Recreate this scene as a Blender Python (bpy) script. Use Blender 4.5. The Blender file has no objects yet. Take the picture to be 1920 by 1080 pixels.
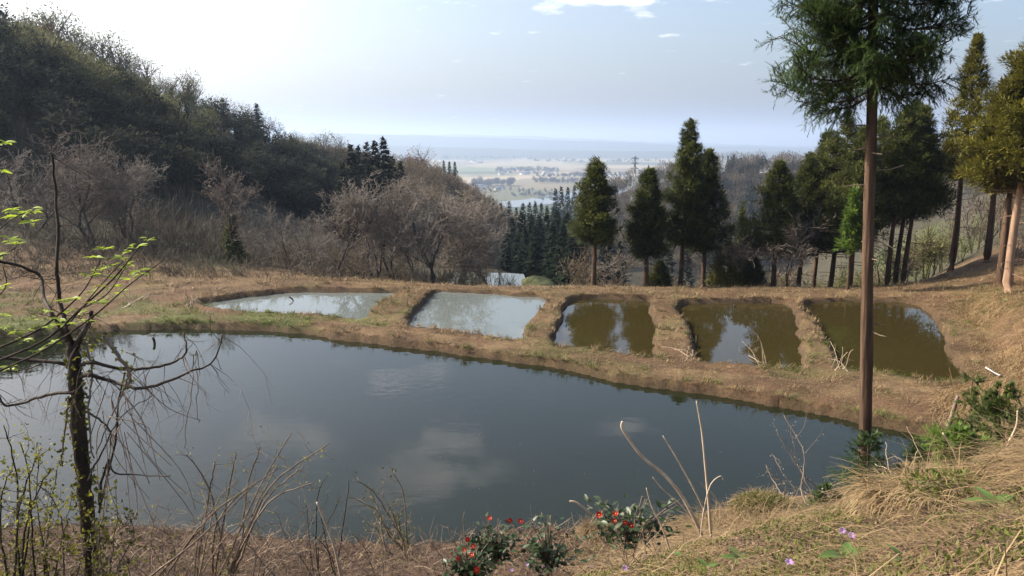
import bpy, math, random
import numpy as np
from mathutils import Vector

# ------------------------------------------------------------------ camera, sky, sun, exposure
SC = bpy.context.scene
COL = SC.collection
CAM_H, PITCH, FPX = 6.0, math.radians(11.1), 1400.0      # eye height over the pond, tilt, focal length in 1920-px units
cam_d = bpy.data.cameras.new('camera'); cam = bpy.data.objects.new('camera', cam_d); COL.objects.link(cam)
cam.location = (0, 0, CAM_H); cam.rotation_euler = (math.pi/2 - PITCH, 0, 0)
cam_d.sensor_width = 36.0; cam_d.lens = 36.0*FPX/1920.0
cam_d.clip_start = 0.05; cam_d.clip_end = 200000.0
SC.camera = cam

SUN_AZ, SUN_EL = math.radians(-72.0), math.radians(34.0)   # azimuth from +Y, negative to the left
SKY_STRENGTH, SUN_STRENGTH = 0.15, 5.0
world = bpy.data.worlds.new('World'); SC.world = world; world.use_nodes = True
wn, wl = world.node_tree.nodes, world.node_tree.links
wn.clear()
w_out = wn.new('ShaderNodeOutputWorld'); w_bg = wn.new('ShaderNodeBackground'); w_sky = wn.new('ShaderNodeTexSky')
w_sky.sky_type = 'NISHITA'; w_sky.sun_disc = False
w_sky.sun_elevation = SUN_EL; w_sky.sun_rotation = SUN_AZ
w_sky.altitude = 150.0; w_sky.air_density = 1.0; w_sky.dust_density = 6.0; w_sky.ozone_density = 2.0
w_bg.inputs['Strength'].default_value = SKY_STRENGTH
# thin fair-weather clouds all over the sky
w_tc = wn.new('ShaderNodeTexCoord'); w_sep = wn.new('ShaderNodeSeparateXYZ')
wl.new(w_tc.outputs['Generated'], w_sep.inputs[0])
def wmath(op, a, b=None):
    n = wn.new('ShaderNodeMath'); n.operation = op
    for i, v in enumerate((a, b)):
        if v is None: continue
        if isinstance(v, (int, float)): n.inputs[i].default_value = v
        else: wl.new(v, n.inputs[i])
    return n.outputs[0]
w_z = wmath('ADD', wmath('MAXIMUM', w_sep.outputs['Z'], 0.0), 0.08)
w_cmb = wn.new('ShaderNodeCombineXYZ')
wl.new(wmath('DIVIDE', w_sep.outputs['X'], w_z), w_cmb.inputs['X']); wl.new(wmath('DIVIDE', w_sep.outputs['Y'], w_z), w_cmb.inputs['Y'])
w_noi = wn.new('ShaderNodeTexNoise'); w_noi.inputs['Scale'].default_value = 3.4; w_noi.inputs['Detail'].default_value = 7.0; w_noi.inputs['Roughness'].default_value = 0.58
wl.new(w_cmb.outputs[0], w_noi.inputs['Vector'])
# cloud puffs: (azimuth, elevation, width, depth) of each, drifting over the whole sky
w_sum = None
for az, el, sx, sy in [(6.3, 9.9, .36, .26), (9.0, 10.2, .24, .18), (11.5, 7.4, .12, .10), (-6.5, 17.5, .32, .16), (-8.5, 24, .22, .22), (-4.5, 26, .16, .10), (-18, 20.8, .22, .16), (9.3, 21.5, .22, .10), (3, 14.5, .3, .12), (24, 27, .35, .2), (-34, 33, .4, .3), (40, 18, .5, .25), (0, 45, .3, .25), (60, 40, .4, .3), (-60, 55, .4, .3), (110, 30, .6, .4), (160, 25, .7, .4), (-140, 30, .6, .4), (-100, 22, .6, .3)]:
    a_, e_ = math.radians(az), math.radians(el); zz = math.sin(e_)+.08
    dx = wmath('DIVIDE', wmath('SUBTRACT', wmath('DIVIDE', w_sep.outputs['X'], w_z), math.sin(a_)*math.cos(e_)/zz), sx); dy = wmath('DIVIDE', wmath('SUBTRACT', wmath('DIVIDE', w_sep.outputs['Y'], w_z), math.cos(a_)*math.cos(e_)/zz), sy)
    gsn = wmath('POWER', 2.718, wmath('MULTIPLY', wmath('ADD', wmath('MULTIPLY', dx, dx), wmath('MULTIPLY', dy, dy)), -1.0))
    w_sum = gsn if w_sum is None else wmath('ADD', w_sum, gsn)
w_rmp = wn.new('ShaderNodeMapRange'); w_rmp.inputs['From Min'].default_value = 0.64; w_rmp.inputs['From Max'].default_value = 0.95; w_rmp.inputs['To Max'].default_value = 0.85
wl.new(wmath('ADD', w_noi.outputs['Fac'], wmath('MULTIPLY', w_sum, 0.22)), w_rmp.inputs['Value'])
w_mix = wn.new('ShaderNodeMix'); w_mix.data_type = 'RGBA'
wl.new(w_rmp.outputs[0], w_mix.inputs['Factor']); wl.new(w_sky.outputs[0], w_mix.inputs['A'])
w_mix.inputs['B'].default_value = (8.6, 8.2, 8.3, 1)
wl.new(w_mix.outputs['Result'], w_bg.inputs['Color']); wl.new(w_bg.outputs[0], w_out.inputs['Surface'])

sun_d = bpy.data.lights.new('sun', 'SUN'); sun = bpy.data.objects.new('sun', sun_d); COL.objects.link(sun)
sun_dir = Vector((math.sin(SUN_AZ)*math.cos(SUN_EL), math.cos(SUN_AZ)*math.cos(SUN_EL), math.sin(SUN_EL)))
sun.rotation_euler = (-sun_dir).to_track_quat('-Z', 'Y').to_euler(); sun.location = (-40, 10, 60)
sun_d.energy = SUN_STRENGTH; sun_d.angle = math.radians(0.53); sun_d.color = (1.0, 0.92, 0.80)

SC.view_settings.view_transform = 'Standard'; SC.view_settings.look = 'None'
SC.view_settings.exposure = 0.88; SC.view_settings.gamma = 1.0; SC.view_settings.use_curve_mapping = False
SC.cycles.use_denoising = True
SC.cycles.max_bounces = 6; SC.cycles.diffuse_bounces = 2; SC.cycles.glossy_bounces = 3
SC.cycles.transparent_max_bounces = 8; SC.cycles.transmission_bounces = 3; SC.cycles.volume_bounces = 0
SC.cycles.caustics_reflective = False; SC.cycles.caustics_refractive = False

# ------------------------------------------------------------------ helpers
CP, SP = math.cos(PITCH), math.sin(PITCH)
def ray(px, py):
    a = (np.asarray(px, float)-960)/FPX; b = (np.asarray(py, float)-540)/FPX
    return np.stack([a, CP - b*SP, -SP - b*CP], -1)          # lateral, forward, up
def at_depth(px, py, Y):
    d = ray(px, py); k = Y/d[..., 1]
    return np.array([0, 0, CAM_H]) + d*np.asarray(k)[..., None]
def at_level(px, py, z):
    d = ray(px, py); k = (z-CAM_H)/d[..., 2]
    return np.array([0, 0, CAM_H]) + d*np.asarray(k)[..., None]

def _hash(ix, iy, s):
    h = (ix.astype(np.int64)*374761393 + iy.astype(np.int64)*668265263 + s*1442695041) & 0x7fffffff
    h = ((h ^ (h >> 13))*1274126177) & 0x7fffffff
    h = (h ^ (h >> 16)) & 0xffff
    return h/65535.0
def vnoise(x, y, s=0):
    x = np.asarray(x, float); y = np.asarray(y, float)
    ix = np.floor(x); iy = np.floor(y); fx = x-ix; fy = y-iy
    fx = fx*fx*(3-2*fx); fy = fy*fy*(3-2*fy)
    a = _hash(ix, iy, s); b = _hash(ix+1, iy, s); c = _hash(ix, iy+1, s); d = _hash(ix+1, iy+1, s)
    return (a*(1-fx)+b*fx)*(1-fy) + (c*(1-fx)+d*fx)*fy
def fbm(x, y, s=0, o=4):
    r = 0; a = 0.5; t = 0
    for k in range(o):
        r = r + a*vnoise(x*2**k, y*2**k, s+k*17); t += a; a *= 0.5
    return r/t
def sstep(a, b, x):
    t = np.clip((np.asarray(x, float)-a)/(b-a), 0, 1); return t*t*(3-2*t)
def mixv(a, b, t): return a*(1-t) + b*t

def new_mesh(name, V, faces, attrs=None, smooth=False):
    """faces: list of (k x n) int arrays (tris and/or quads)"""
    V = np.asarray(V, np.float32)
    if not isinstance(faces, list): faces = [faces]
    faces = [np.asarray(f, np.int32) for f in faces if len(f)]
    me = bpy.data.meshes.new(name)
    me.vertices.add(len(V)); me.vertices.foreach_set('co', V.ravel())
    loops = np.concatenate([f.ravel() for f in faces])
    tot = np.concatenate([np.full(len(f), f.shape[1], np.int32) for f in faces])
    st = np.concatenate([[0], np.cumsum(tot)[:-1]]).astype(np.int32)
    me.loops.add(len(loops)); me.loops.foreach_set('vertex_index', loops)
    me.polygons.add(len(tot)); me.polygons.foreach_set('loop_start', st)
    if smooth: me.polygons.foreach_set('use_smooth', np.ones(len(tot), bool))
    me.update(calc_edges=True)
    for k, v in (attrs or {}).items():
        v = np.asarray(v, np.float32)
        if v.ndim == 1:
            a = me.attributes.new(k, 'FLOAT', 'POINT'); a.data.foreach_set('value', v)
        else:
            a = me.attributes.new(k, 'FLOAT_COLOR', 'POINT')
            a.data.foreach_set('color', np.concatenate([v, np.ones((len(v), 1), np.float32)], 1).ravel())
    return me
def link(name, data, mat=None, parent=None, loc=None):
    o = bpy.data.objects.new(name, data); COL.objects.link(o)
    if mat is not None and not data.materials: data.materials.append(mat)
    if parent is not None: o.parent = parent
    if loc is not None: o.location = loc
    return o
def empty(name, loc, rz=0.0, scale=1.0):
    o = bpy.data.objects.new(name, None); COL.objects.link(o)
    o.location = loc; o.rotation_euler = (0, 0, rz); o.scale = (scale,)*3; o.empty_display_size = 0.2
    return o
def tag(o, label=None, cat=None, group=None, kind=None):
    for k, v in (('label', label), ('category', cat), ('group', group), ('kind', kind)):
        if v: o[k] = v
    return o
def copy_tree(o, parent=None):
    c = o.copy(); COL.objects.link(c); c.parent = parent
    for ch in list(o.children): copy_tree(ch, c)
    return c

class MB:
    """collects vertices, faces and a tint per vertex into one mesh"""
    def __init__(s): s.V = []; s.T = []; s.Q = []; s.A = []; s.n = 0
    def add(s, V, tris=None, quads=None, tint=0.5):
        V = np.asarray(V, float).reshape(-1, 3)
        if tris is not None and len(tris): s.T.append(np.asarray(tris, np.int64).reshape(-1, 3)+s.n)
        if quads is not None and len(quads): s.Q.append(np.asarray(quads, np.int64).reshape(-1, 4)+s.n)
        s.V.append(V); t = np.asarray(tint, float)
        s.A.append(np.full(len(V), float(t)) if t.ndim == 0 else t.ravel()); s.n += len(V)
    def arrays(s):
        V = np.concatenate(s.V); T = np.concatenate(s.T) if s.T else np.zeros((0, 3), int); Q = np.concatenate(s.Q) if s.Q else np.zeros((0, 4), int)
        return V, T, Q, np.concatenate(s.A)
    def mesh(s, name, smooth=False):
        V, T, Q, A = s.arrays(); return new_mesh(name, V, [T, Q], {'tint': A}, smooth)
    def build(s, name, mat, parent=None, loc=None, smooth=False):
        return link(name, s.mesh(name, smooth), mat, parent, loc)
def frames(D):
    D = D/np.maximum(np.linalg.norm(D, axis=-1, keepdims=True), 1e-9)
    ref = np.where(np.abs(D[..., 2:3]) > 0.9, np.array([1.0, 0, 0]), np.array([0, 0, 1.0]))
    A = np.cross(D, ref); A /= np.maximum(np.linalg.norm(A, axis=-1, keepdims=True), 1e-9)
    return D, A, np.cross(A, D)
def add_segs(mb, P0, P1, R0, R1, sides=4, tint=0.5):
    """separate tapered prisms, one for each segment"""
    P0 = np.asarray(P0, float); P1 = np.asarray(P1, float); n = len(P0)
    if n == 0: return
    R0 = np.broadcast_to(np.asarray(R0, float), (n,)); R1 = np.broadcast_to(np.asarray(R1, float), (n,))
    D, A, B = frames(P1-P0)
    ang = np.arange(sides)*2*math.pi/sides
    c = (np.cos(ang)[None, :, None]*A[:, None, :] + np.sin(ang)[None, :, None]*B[:, None, :])
    V = np.concatenate([P0[:, None, :]+c*R0[:, None, None], P1[:, None, :]+c*R1[:, None, None]], 1)
    base = (np.arange(n)*2*sides)[:, None]; k = np.arange(sides)[None, :]; k2 = (k+1) % sides
    Q = np.stack([base+k, base+k2, base+k2+sides, base+k+sides], -1).reshape(-1, 4)
    t = np.asarray(tint, float)
    if t.ndim: t = np.repeat(t, 2*sides)
    mb.add(V.reshape(-1, 3), None, Q, t)
def add_tube(mb, pts, radii, sides=8, tint=0.5, cap=True, rough=0.0, rng=None):
    pts = np.asarray(pts, float); n = len(pts); radii = np.broadcast_to(np.asarray(radii, float), (n,))
    D = np.gradient(pts, axis=0); D, A, B = frames(D)
    for i in range(1, n):                                   # keep the frame from twisting
        a = A[i-1] - D[i]*np.dot(A[i-1], D[i]); a /= max(np.linalg.norm(a), 1e-9); A[i] = a; B[i] = np.cross(D[i], a)
    ang = np.arange(sides)*2*math.pi/sides
    R = radii[:, None]*np.ones((1, sides))
    if rough and rng is not None: R = R*(1+rough*rng.normal(size=R.shape))
    V = pts[:, None, :] + R[:, :, None]*(np.cos(ang)[None, :, None]*A[:, None, :]+np.sin(ang)[None, :, None]*B[:, None, :])
    i = np.arange(n-1)[:, None]*sides; k = np.arange(sides)[None, :]; k2 = (k+1) % sides
    Q = np.stack([i+k, i+k2, i+k2+sides, i+k+sides], -1).reshape(-1, 4)
    V = V.reshape(-1, 3); T = None
    if cap:
        V = np.concatenate([V, pts[:1], pts[-1:]]); m = n*sides; kk = np.arange(sides); kk2 = (kk+1) % sides
        T = np.concatenate([np.stack([kk2, kk, np.full(sides, m)], -1), np.stack([kk+(n-1)*sides, kk2+(n-1)*sides, np.full(sides, m+1)], -1)])
    mb.add(V, T, Q, tint)
def add_blades(mb, P, D, L, W, side=None, tint=0.5, droop=None):
    """single-triangle blades"""
    P = np.asarray(P, float); D, A, B = frames(np.asarray(D, float)); n = len(P)
    if n == 0: return
    if side is not None:
        A = side - D*np.sum(side*D, -1, keepdims=True); A /= np.maximum(np.linalg.norm(A, axis=-1, keepdims=True), 1e-9)
    L = np.broadcast_to(np.asarray(L, float), (n,))[:, None]; W = np.broadcast_to(np.asarray(W, float), (n,))[:, None]
    V = np.stack([P-A*W/2, P+A*W/2, P+D*L], 1).reshape(-1, 3)
    t = np.asarray(tint, float)
    if t.ndim: t = np.repeat(t, 3)
    mb.add(V, np.arange(3*n).reshape(-1, 3), None, t)
def add_leaves(mb, P, D, L, W, rng, tint=0.5, fold=0.25, side=None):
    """diamond leaves of two triangles with a folded midrib"""
    P = np.asarray(P, float); n = len(P)
    if n == 0: return
    D, A, B = frames(np.asarray(D, float))
    if side is None:
        th = rng.uniform(0, 2*math.pi, n)[:, None]; A, B = A*np.cos(th)+B*np.sin(th), B*np.cos(th)-A*np.sin(th)
    L = np.broadcast_to(np.asarray(L, float), (n,))[:, None]; W = np.broadcast_to(np.asarray(W, float), (n,))[:, None]
    m = P+D*L*0.45
    V = np.stack([P, m+A*W/2+B*W*fold, P+D*L, m-A*W/2+B*W*fold], 1).reshape(-1, 3)
    b = np.arange(n)[:, None]*4
    T = np.concatenate([b+np.array([0, 1, 2]), b+np.array([0, 2, 3])])
    t = np.asarray(tint, float)
    if t.ndim: t = np.repeat(t, 4)
    mb.add(V, T, None, t)
def rdirs(rng, n):
    v = rng.normal(size=(n, 3)); return v/np.linalg.norm(v, axis=1, keepdims=True)
def crsmooth(pts, k=8, closed=False):
    pts = np.asarray(pts, float); n = len(pts); out = []
    for i in range(n if closed else n-1):
        if closed: p0, p1, p2, p3 = pts[(i-1) % n], pts[i], pts[(i+1) % n], pts[(i+2) % n]
        else: p0, p1, p2, p3 = pts[max(i-1, 0)], pts[i], pts[i+1], pts[min(i+2, n-1)]
        t = np.linspace(0, 1, k, endpoint=False)[:, None]
        out.append(0.5*((2*p1)+(-p0+p2)*t+(2*p0-5*p1+4*p2-p3)*t*t+(-p0+3*p1-3*p2+p3)*t**3))
    if not closed: out.append(pts[-1:])
    return np.concatenate(out)

# ------------------------------------------------------------------ materials
def nodes(name):
    m = bpy.data.materials.new(name); m.use_nodes = True; nt = m.node_tree; nt.nodes.clear(); return m, nt.nodes, nt.links
def N(ns, t, **kw):
    n = ns.new(t)
    for k, v in kw.items():
        if k in n.inputs: n.inputs[k].default_value = v
        else: setattr(n, k, v)
    return n
def rgba(c): return (c[0], c[1], c[2], 1.0)
def leaf_mat(name, c0, c1, trans=0.35, rough=0.55, spec=0.3, noise=3.0, var=0.5):
    """colour runs from c0 to c1 by the tint of each leaf and a soft noise"""
    m, ns, ls = nodes(name)
    at = N(ns, 'ShaderNodeAttribute', attribute_name='tint')
    tc = N(ns, 'ShaderNodeTexCoord'); nz = N(ns, 'ShaderNodeTexNoise', Scale=noise, Detail=3.0); ls.new(tc.outputs['Object'], nz.inputs['Vector'])
    oi = N(ns, 'ShaderNodeObjectInfo')
    a = N(ns, 'ShaderNodeMath', operation='MULTIPLY_ADD'); ls.new(nz.outputs['Fac'], a.inputs[0]); a.inputs[1].default_value = var; ls.new(at.outputs['Fac'], a.inputs[2])
    b = N(ns, 'ShaderNodeMath', operation='MULTIPLY_ADD'); ls.new(oi.outputs['Random'], b.inputs[0]); b.inputs[1].default_value = 0.25; ls.new(a.outputs[0], b.inputs[2])
    c = N(ns, 'ShaderNodeMath', operation='SUBTRACT'); ls.new(b.outputs[0], c.inputs[0]); c.inputs[1].default_value = var*0.5+0.125; c.use_clamp = True
    mx = N(ns, 'ShaderNodeMix', data_type='RGBA'); ls.new(c.outputs[0], mx.inputs['Factor']); mx.inputs['A'].default_value = rgba(c0); mx.inputs['B'].default_value = rgba(c1)
    p = N(ns, 'ShaderNodeBsdfPrincipled', Roughness=rough); p.inputs['Specular IOR Level'].default_value = spec
    ls.new(mx.outputs['Result'], p.inputs['Base Color'])
    out = N(ns, 'ShaderNodeOutputMaterial')
    if trans > 0:
        tr = N(ns, 'ShaderNodeBsdfTranslucent'); ls.new(mx.outputs['Result'], tr.inputs['Color'])
        ms = N(ns, 'ShaderNodeMixShader', Fac=trans); ls.new(p.outputs[0], ms.inputs[1]); ls.new(tr.outputs[0], ms.inputs[2]); ls.new(ms.outputs[0], out.inputs['Surface'])
    else: ls.new(p.outputs[0], out.inputs['Surface'])
    return m
def bark_mat(name, c0, c1, scale=(18, 18, 2.5), bump=0.6, rough=0.85):
    m, ns, ls = nodes(name)
    tc = N(ns, 'ShaderNodeTexCoord'); mp = N(ns, 'ShaderNodeMapping'); mp.inputs['Scale'].default_value = scale; ls.new(tc.outputs['Object'], mp.inputs['Vector'])
    nz = N(ns, 'ShaderNodeTexNoise', Scale=1.0, Detail=5.0, Roughness=0.65); ls.new(mp.outputs[0], nz.inputs['Vector'])
    n2 = N(ns, 'ShaderNodeTexNoise', Scale=1.3, Detail=3.0); ls.new(tc.outputs['Object'], n2.inputs['Vector'])
    ad = N(ns, 'ShaderNodeMath', operation='MULTIPLY_ADD'); ls.new(n2.outputs['Fac'], ad.inputs[0]); ad.inputs[1].default_value = 0.5; ls.new(nz.outputs['Fac'], ad.inputs[2])
    mr = N(ns, 'ShaderNodeMapRange'); mr.inputs['From Min'].default_value = 0.5; mr.inputs['From Max'].default_value = 1.0; ls.new(ad.outputs[0], mr.inputs['Value'])
    mx = N(ns, 'ShaderNodeMix', data_type='RGBA'); ls.new(mr.outputs[0], mx.inputs['Factor']); mx.inputs['A'].default_value = rgba(c0); mx.inputs['B'].default_value = rgba(c1)
    p = N(ns, 'ShaderNodeBsdfPrincipled', Roughness=rough); p.inputs['Specular IOR Level'].default_value = 0.2
    ls.new(mx.outputs['Result'], p.inputs['Base Color'])
    bp = N(ns, 'ShaderNodeBump', Strength=bump, Distance=0.02); ls.new(nz.outputs['Fac'], bp.inputs['Height']); ls.new(bp.outputs[0], p.inputs['Normal'])
    out = N(ns, 'ShaderNodeOutputMaterial'); ls.new(p.outputs[0], out.inputs['Surface'])
    return m
def water_mat(name, murk, clear=0.4, ripple=0.02, tint=(0.75, 0.72, 0.55), scale=5.0, murk2=None):
    m, ns, ls = nodes(name)
    tc = N(ns, 'ShaderNodeTexCoord')
    mp = N(ns, 'ShaderNodeMapping'); mp.inputs['Scale'].default_value = (0.6, 1.0, 1.0); ls.new(tc.outputs['Object'], mp.inputs['Vector'])
    nz = N(ns, 'ShaderNodeTexNoise', Scale=scale, Detail=3.0, Roughness=0.5); ls.new(mp.outputs[0], nz.inputs['Vector'])
    # wind only ruffles the surface in places
    pn = N(ns, 'ShaderNodeTexNoise', Scale=0.22, Detail=2.0); ls.new(tc.outputs['Object'], pn.inputs['Vector'])
    pr = N(ns, 'ShaderNodeMapRange'); pr.inputs['From Min'].default_value = 0.45; pr.inputs['From Max'].default_value = 0.65; pr.inputs['To Min'].default_value = 0.15; pr.inputs['To Max'].default_value = 1.0
    ls.new(pn.outputs['Fac'], pr.inputs['Value'])
    st = N(ns, 'ShaderNodeMath', operation='MULTIPLY'); ls.new(pr.outputs[0], st.inputs[0]); st.inputs[1].default_value = ripple
    bp = N(ns, 'ShaderNodeBump', Distance=0.1); ls.new(nz.outputs['Fac'], bp.inputs['Height']); ls.new(st.outputs[0], bp.inputs['Strength'])
    cn = N(ns, 'ShaderNodeTexNoise', Scale=0.35, Detail=4.0, Roughness=0.6); ls.new(tc.outputs['Object'], cn.inputs['Vector'])
    mc = N(ns, 'ShaderNodeMix', data_type='RGBA'); ls.new(cn.outputs['Fac'], mc.inputs['Factor']); mc.inputs['A'].default_value = rgba(murk); mc.inputs['B'].default_value = rgba(murk2 or murk)
    df = N(ns, 'ShaderNodeBsdfDiffuse'); ls.new(mc.outputs['Result'], df.inputs['Color'])
    tr = N(ns, 'ShaderNodeBsdfTransparent', Color=rgba(tint))
    m1 = N(ns, 'ShaderNodeMixShader', Fac=clear); ls.new(df.outputs[0], m1.inputs[1]); ls.new(tr.outputs[0], m1.inputs[2])
    gl = N(ns, 'ShaderNodeBsdfGlossy', Roughness=0.015); gl.inputs['Color'].default_value = (1, 1, 1, 1); ls.new(bp.outputs[0], gl.inputs['Normal'])
    fr = N(ns, 'ShaderNodeFresnel', IOR=1.333); ls.new(bp.outputs[0], fr.inputs['Normal'])
    m2 = N(ns, 'ShaderNodeMixShader'); ls.new(fr.outputs[0], m2.inputs[0]); ls.new(m1.outputs[0], m2.inputs[1]); ls.new(gl.outputs[0], m2.inputs[2])
    out = N(ns, 'ShaderNodeOutputMaterial'); ls.new(m2.outputs[0], out.inputs['Surface'])
    return m
def plain_mat(name, c, rough=0.7, c2=None, scale=8.0):
    m, ns, ls = nodes(name)
    tc = N(ns, 'ShaderNodeTexCoord'); nz = N(ns, 'ShaderNodeTexNoise', Scale=scale, Detail=4.0); ls.new(tc.outputs['Object'], nz.inputs['Vector'])
    c2 = c2 or tuple(v*0.6 for v in c)
    mx = N(ns, 'ShaderNodeMix', data_type='RGBA'); ls.new(nz.outputs['Fac'], mx.inputs['Factor']); mx.inputs['A'].default_value = rgba(c2); mx.inputs['B'].default_value = rgba(c)
    p = N(ns, 'ShaderNodeBsdfPrincipled', Roughness=rough); p.inputs['Specular IOR Level'].default_value = 0.25; ls.new(mx.outputs['Result'], p.inputs['Base Color'])
    out = N(ns, 'ShaderNodeOutputMaterial'); ls.new(p.outputs[0], out.inputs['Surface'])
    return m

# ------------------------------------------------------------------ terrain
COLS = [-1200, -700, 0, 200, 400, 600, 750, 860, 940, 1020, 1100, 1300, 1500, 1620, 1700, 1800, 1920, 2200, 2600, 3200]
TAB = [
 (1,    [4.3, 4.3, 4.3, 4.3, 4.3, 4.3, 4.4, 4.4, 4.4, 4.4, 4.4, 4.4, 4.4, 4.45, 4.45, 4.5, 4.5, 4.6, 4.8, 5.0]),
 (2.5,  [3.6, 3.6, 3.6, 3.6, 3.6, 3.7, 3.7, 3.8, 3.8, 3.9, 3.9, 4.0, 4.1, 4.1, 4.15, 4.2, 4.25, 4.4, 4.7, 5.0]),
 (4,    [2.8, 2.8, 2.8, 2.85, 2.9, 2.9, 2.9, 3.0, 3.1, 3.15, 3.2, 3.4, 3.55, 3.6, 3.65, 3.75, 3.9, 4.2, 4.6, 5.0]),
 (5.5,  [2.0, 2.0, 2.0, 2.0, 2.1, 2.1, 2.2, 2.3, 2.4, 2.45, 2.5, 2.85, 3.05, 3.1, 3.2, 3.4, 3.7, 4.0, 4.5, 5.0]),
 (7,    [1.2, 1.2, 1.2, 1.2, 1.2, 1.2, 1.3, 1.4, 1.45, 1.5, 1.55, 1.9, 2.25, 2.4, 2.5, 2.65, 2.95, 3.6, 4.2, 4.8]),
 (8.5,  [.5, .5, .5, .5, .5, .5, .5, .55, .6, .65, .7, .9, 1.3, 1.6, 1.75, 1.95, 2.4, 3.2, 3.9, 4.6]),
 (10,   [.12, .12, .12, .12, .12, .12, .12, .15, .18, .2, .22, .35, .6, .9, 1.05, 1.3, 1.9, 2.8, 3.6, 4.4]),
 (11.3, [.1, .1, .1, .1, .1, .1, .1, .1, .1, .1, .1, .1, .2, .3, .45, .75, 1.5, 2.4, 3.3, 4.2]),
 (13,   [.15]*13+[.15, .22, .35, 1.1, 2.0, 3.0, 4.0]),
 (16,   [.17]*13+[.17, .18, .3, .8, 1.6, 2.8, 4.0]),
 (20,   [.5, .3]+[.02]*12+[.03, .1, .6, 1.5, 2.8, 4.0]),
 (25,   [.8, .5]+[0.]*12+[0., .1, .6, 1.8, 3.2, 4.5]),
 (29,   [1.5, .8, .1]+[0., 0., 0., -.02, -.04, -.05, -.05, -.05, -.06, -.08, -.1, -.1]+[.05, .7, 2.0, 3.6, 5.0]),
 (31.5, [2, 1.0, .1, 0., 0., -.04, -.08, -.14, -.16, -.16, -.17, -.2, -.24, -.26, -.26, 0., .75, 2.1, 3.8, 5.2]),
 (33.2, [2.3, 1.2, .15, 0., -.03, -.1, -.2, -.32, -.34, -.34, -.36, -.4, -.42, -.42, -.4, -.05, .8, 2.2, 4.0, 5.3]),
 (34.8, [2.6, 1.3, .2, 0., -.1, -.3, -.5, -.8, -.8, -.8, -.8, -.8, -.8, -.8, -.7, -.1, .9, 2.2, 4.1, 5.4]),
 (37,   [3, 1.5, .3, 0., -.25, -.6, -.9, -1.4, -1.4, -1.5, -1.5, -1.6, -1.6, -1.5, -1.2, -.2, 1.0, 2.3, 4.2, 5.5]),
 (45,   [8, 4, .7, .2, -.5, -1.3, -1.8, -2.2, -2.3, -3.0, -4, -5, -5, -4.5, -3, -1.0, 1.2, 2.6, 5, 6]),
 (52,   [14, 8, 2.5, 1.0, -.8, -2.4, -2.6, -2.6, -2.7, -5.0, -6, -7.5, -7.5, -6.5, -4.6, -2.2, .7, 2.8, 5, 6]),
 (60,   [21, 14, 7.5, 3.5, -.5, -3.4, -4.3, -5, -5.5, -8, -9, -10, -10, -8, -6.2, -3.6, .0, 3, 5, 6]),
 (80,   [30, 24, 16, 11.5, 3.0, -3, -6, -7, -9, -13, -14, -17, -17, -12, -9, -6.5, -2.5, 3, 6, 7]),
 (105,  [32, 27, 20, 15, 7.5, -1.5, -6, -8, -12, -18, -20, -24, -23, -15, -11, -8, -5, 2, 6, 8]),
 (150,  [29, 25, 19, 14.5, 8.0, 0.0, -5.5, -7.5, -14, -23, -27, -33, -30, -18, -13.5, -10, -7, 0, 5, 8]),
 (210,  [22, 18, 12, 11, 8, 0.0, -5, -7, -17, -30, -34, -40, -36, -20, -14, -11, -9, -2, 4, 8]),
 (300,  [14, 10, 6, 6, 5, -2, -8, -14, -28, -42, -38, -34, -30, -18, -12, -9, -8, -2, 3, 8]),
 (420,  [-10, -12, -15, -18, -20, -25, -30, -35, -45, -56, -26, -7, -10, -13, -10, -7, -5, 0, 4, 8]),
 (600,  [-50, -55, -60, -60, -60, -60, -65, -68, -74, -78, -66, -42, -40, -40, -36, -34, -34, -34, -30, -30]),
 (900,  [-86, -88, -88, -88, -88, -88, -88, -88, -89, -90, -88, -80, -78, -78, -78, -78, -78, -78, -78, -78]),
 (1300, [-90.]*20), (3000, [-90.]*20), (8000, [-90.]*20), (70000, [-90.]*20)]
U_OF = lambda px: (np.asarray(px, float)-960)/(FPX*CP)
_cu = U_OF(COLS); _ly = np.log([r[0] for r in TAB]); _tz = np.array([r[1] for r in TAB], float)
GU = np.linspace(_cu[0], _cu[-1], 441); GL = np.linspace(0, math.log(70000), 560)
_a = np.array([np.interp(GU, _cu, row) for row in _tz])
GZ = np.array([np.interp(GL, _ly, _a[:, j]) for j in range(len(GU))]).T
def _blur(a, s, ax):
    k = np.exp(-0.5*(np.arange(-3*s, 3*s+1)/s)**2); k /= k.sum()
    pad = [(0, 0), (0, 0)]; pad[ax] = (3*s, 3*s); b = np.pad(a, pad, mode='edge'); out = np.zeros_like(a)
    for i, w in enumerate(k): out += w*np.take(b, np.arange(i, i+a.shape[ax]), ax)
    return out
GZ = _blur(_blur(GZ, 2, 0), 5, 1)
def table_z(x, y):
    y = np.maximum(y, 1.0); u = np.clip(x/y, GU[0], GU[-1]); l = np.clip(np.log(y), 0, GL[-1])
    fu = (u-GU[0])/(GU[1]-GU[0]); fl = (l-GL[0])/(GL[1]-GL[0])
    iu = np.clip(fu.astype(int), 0, len(GU)-2); il = np.clip(fl.astype(int), 0, len(GL)-2); fu = fu-iu; fl = fl-il
    return (GZ[il, iu]*(1-fu)+GZ[il, iu+1]*fu)*(1-fl) + (GZ[il+1, iu]*(1-fu)+GZ[il+1, iu+1]*fu)*fl

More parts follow.
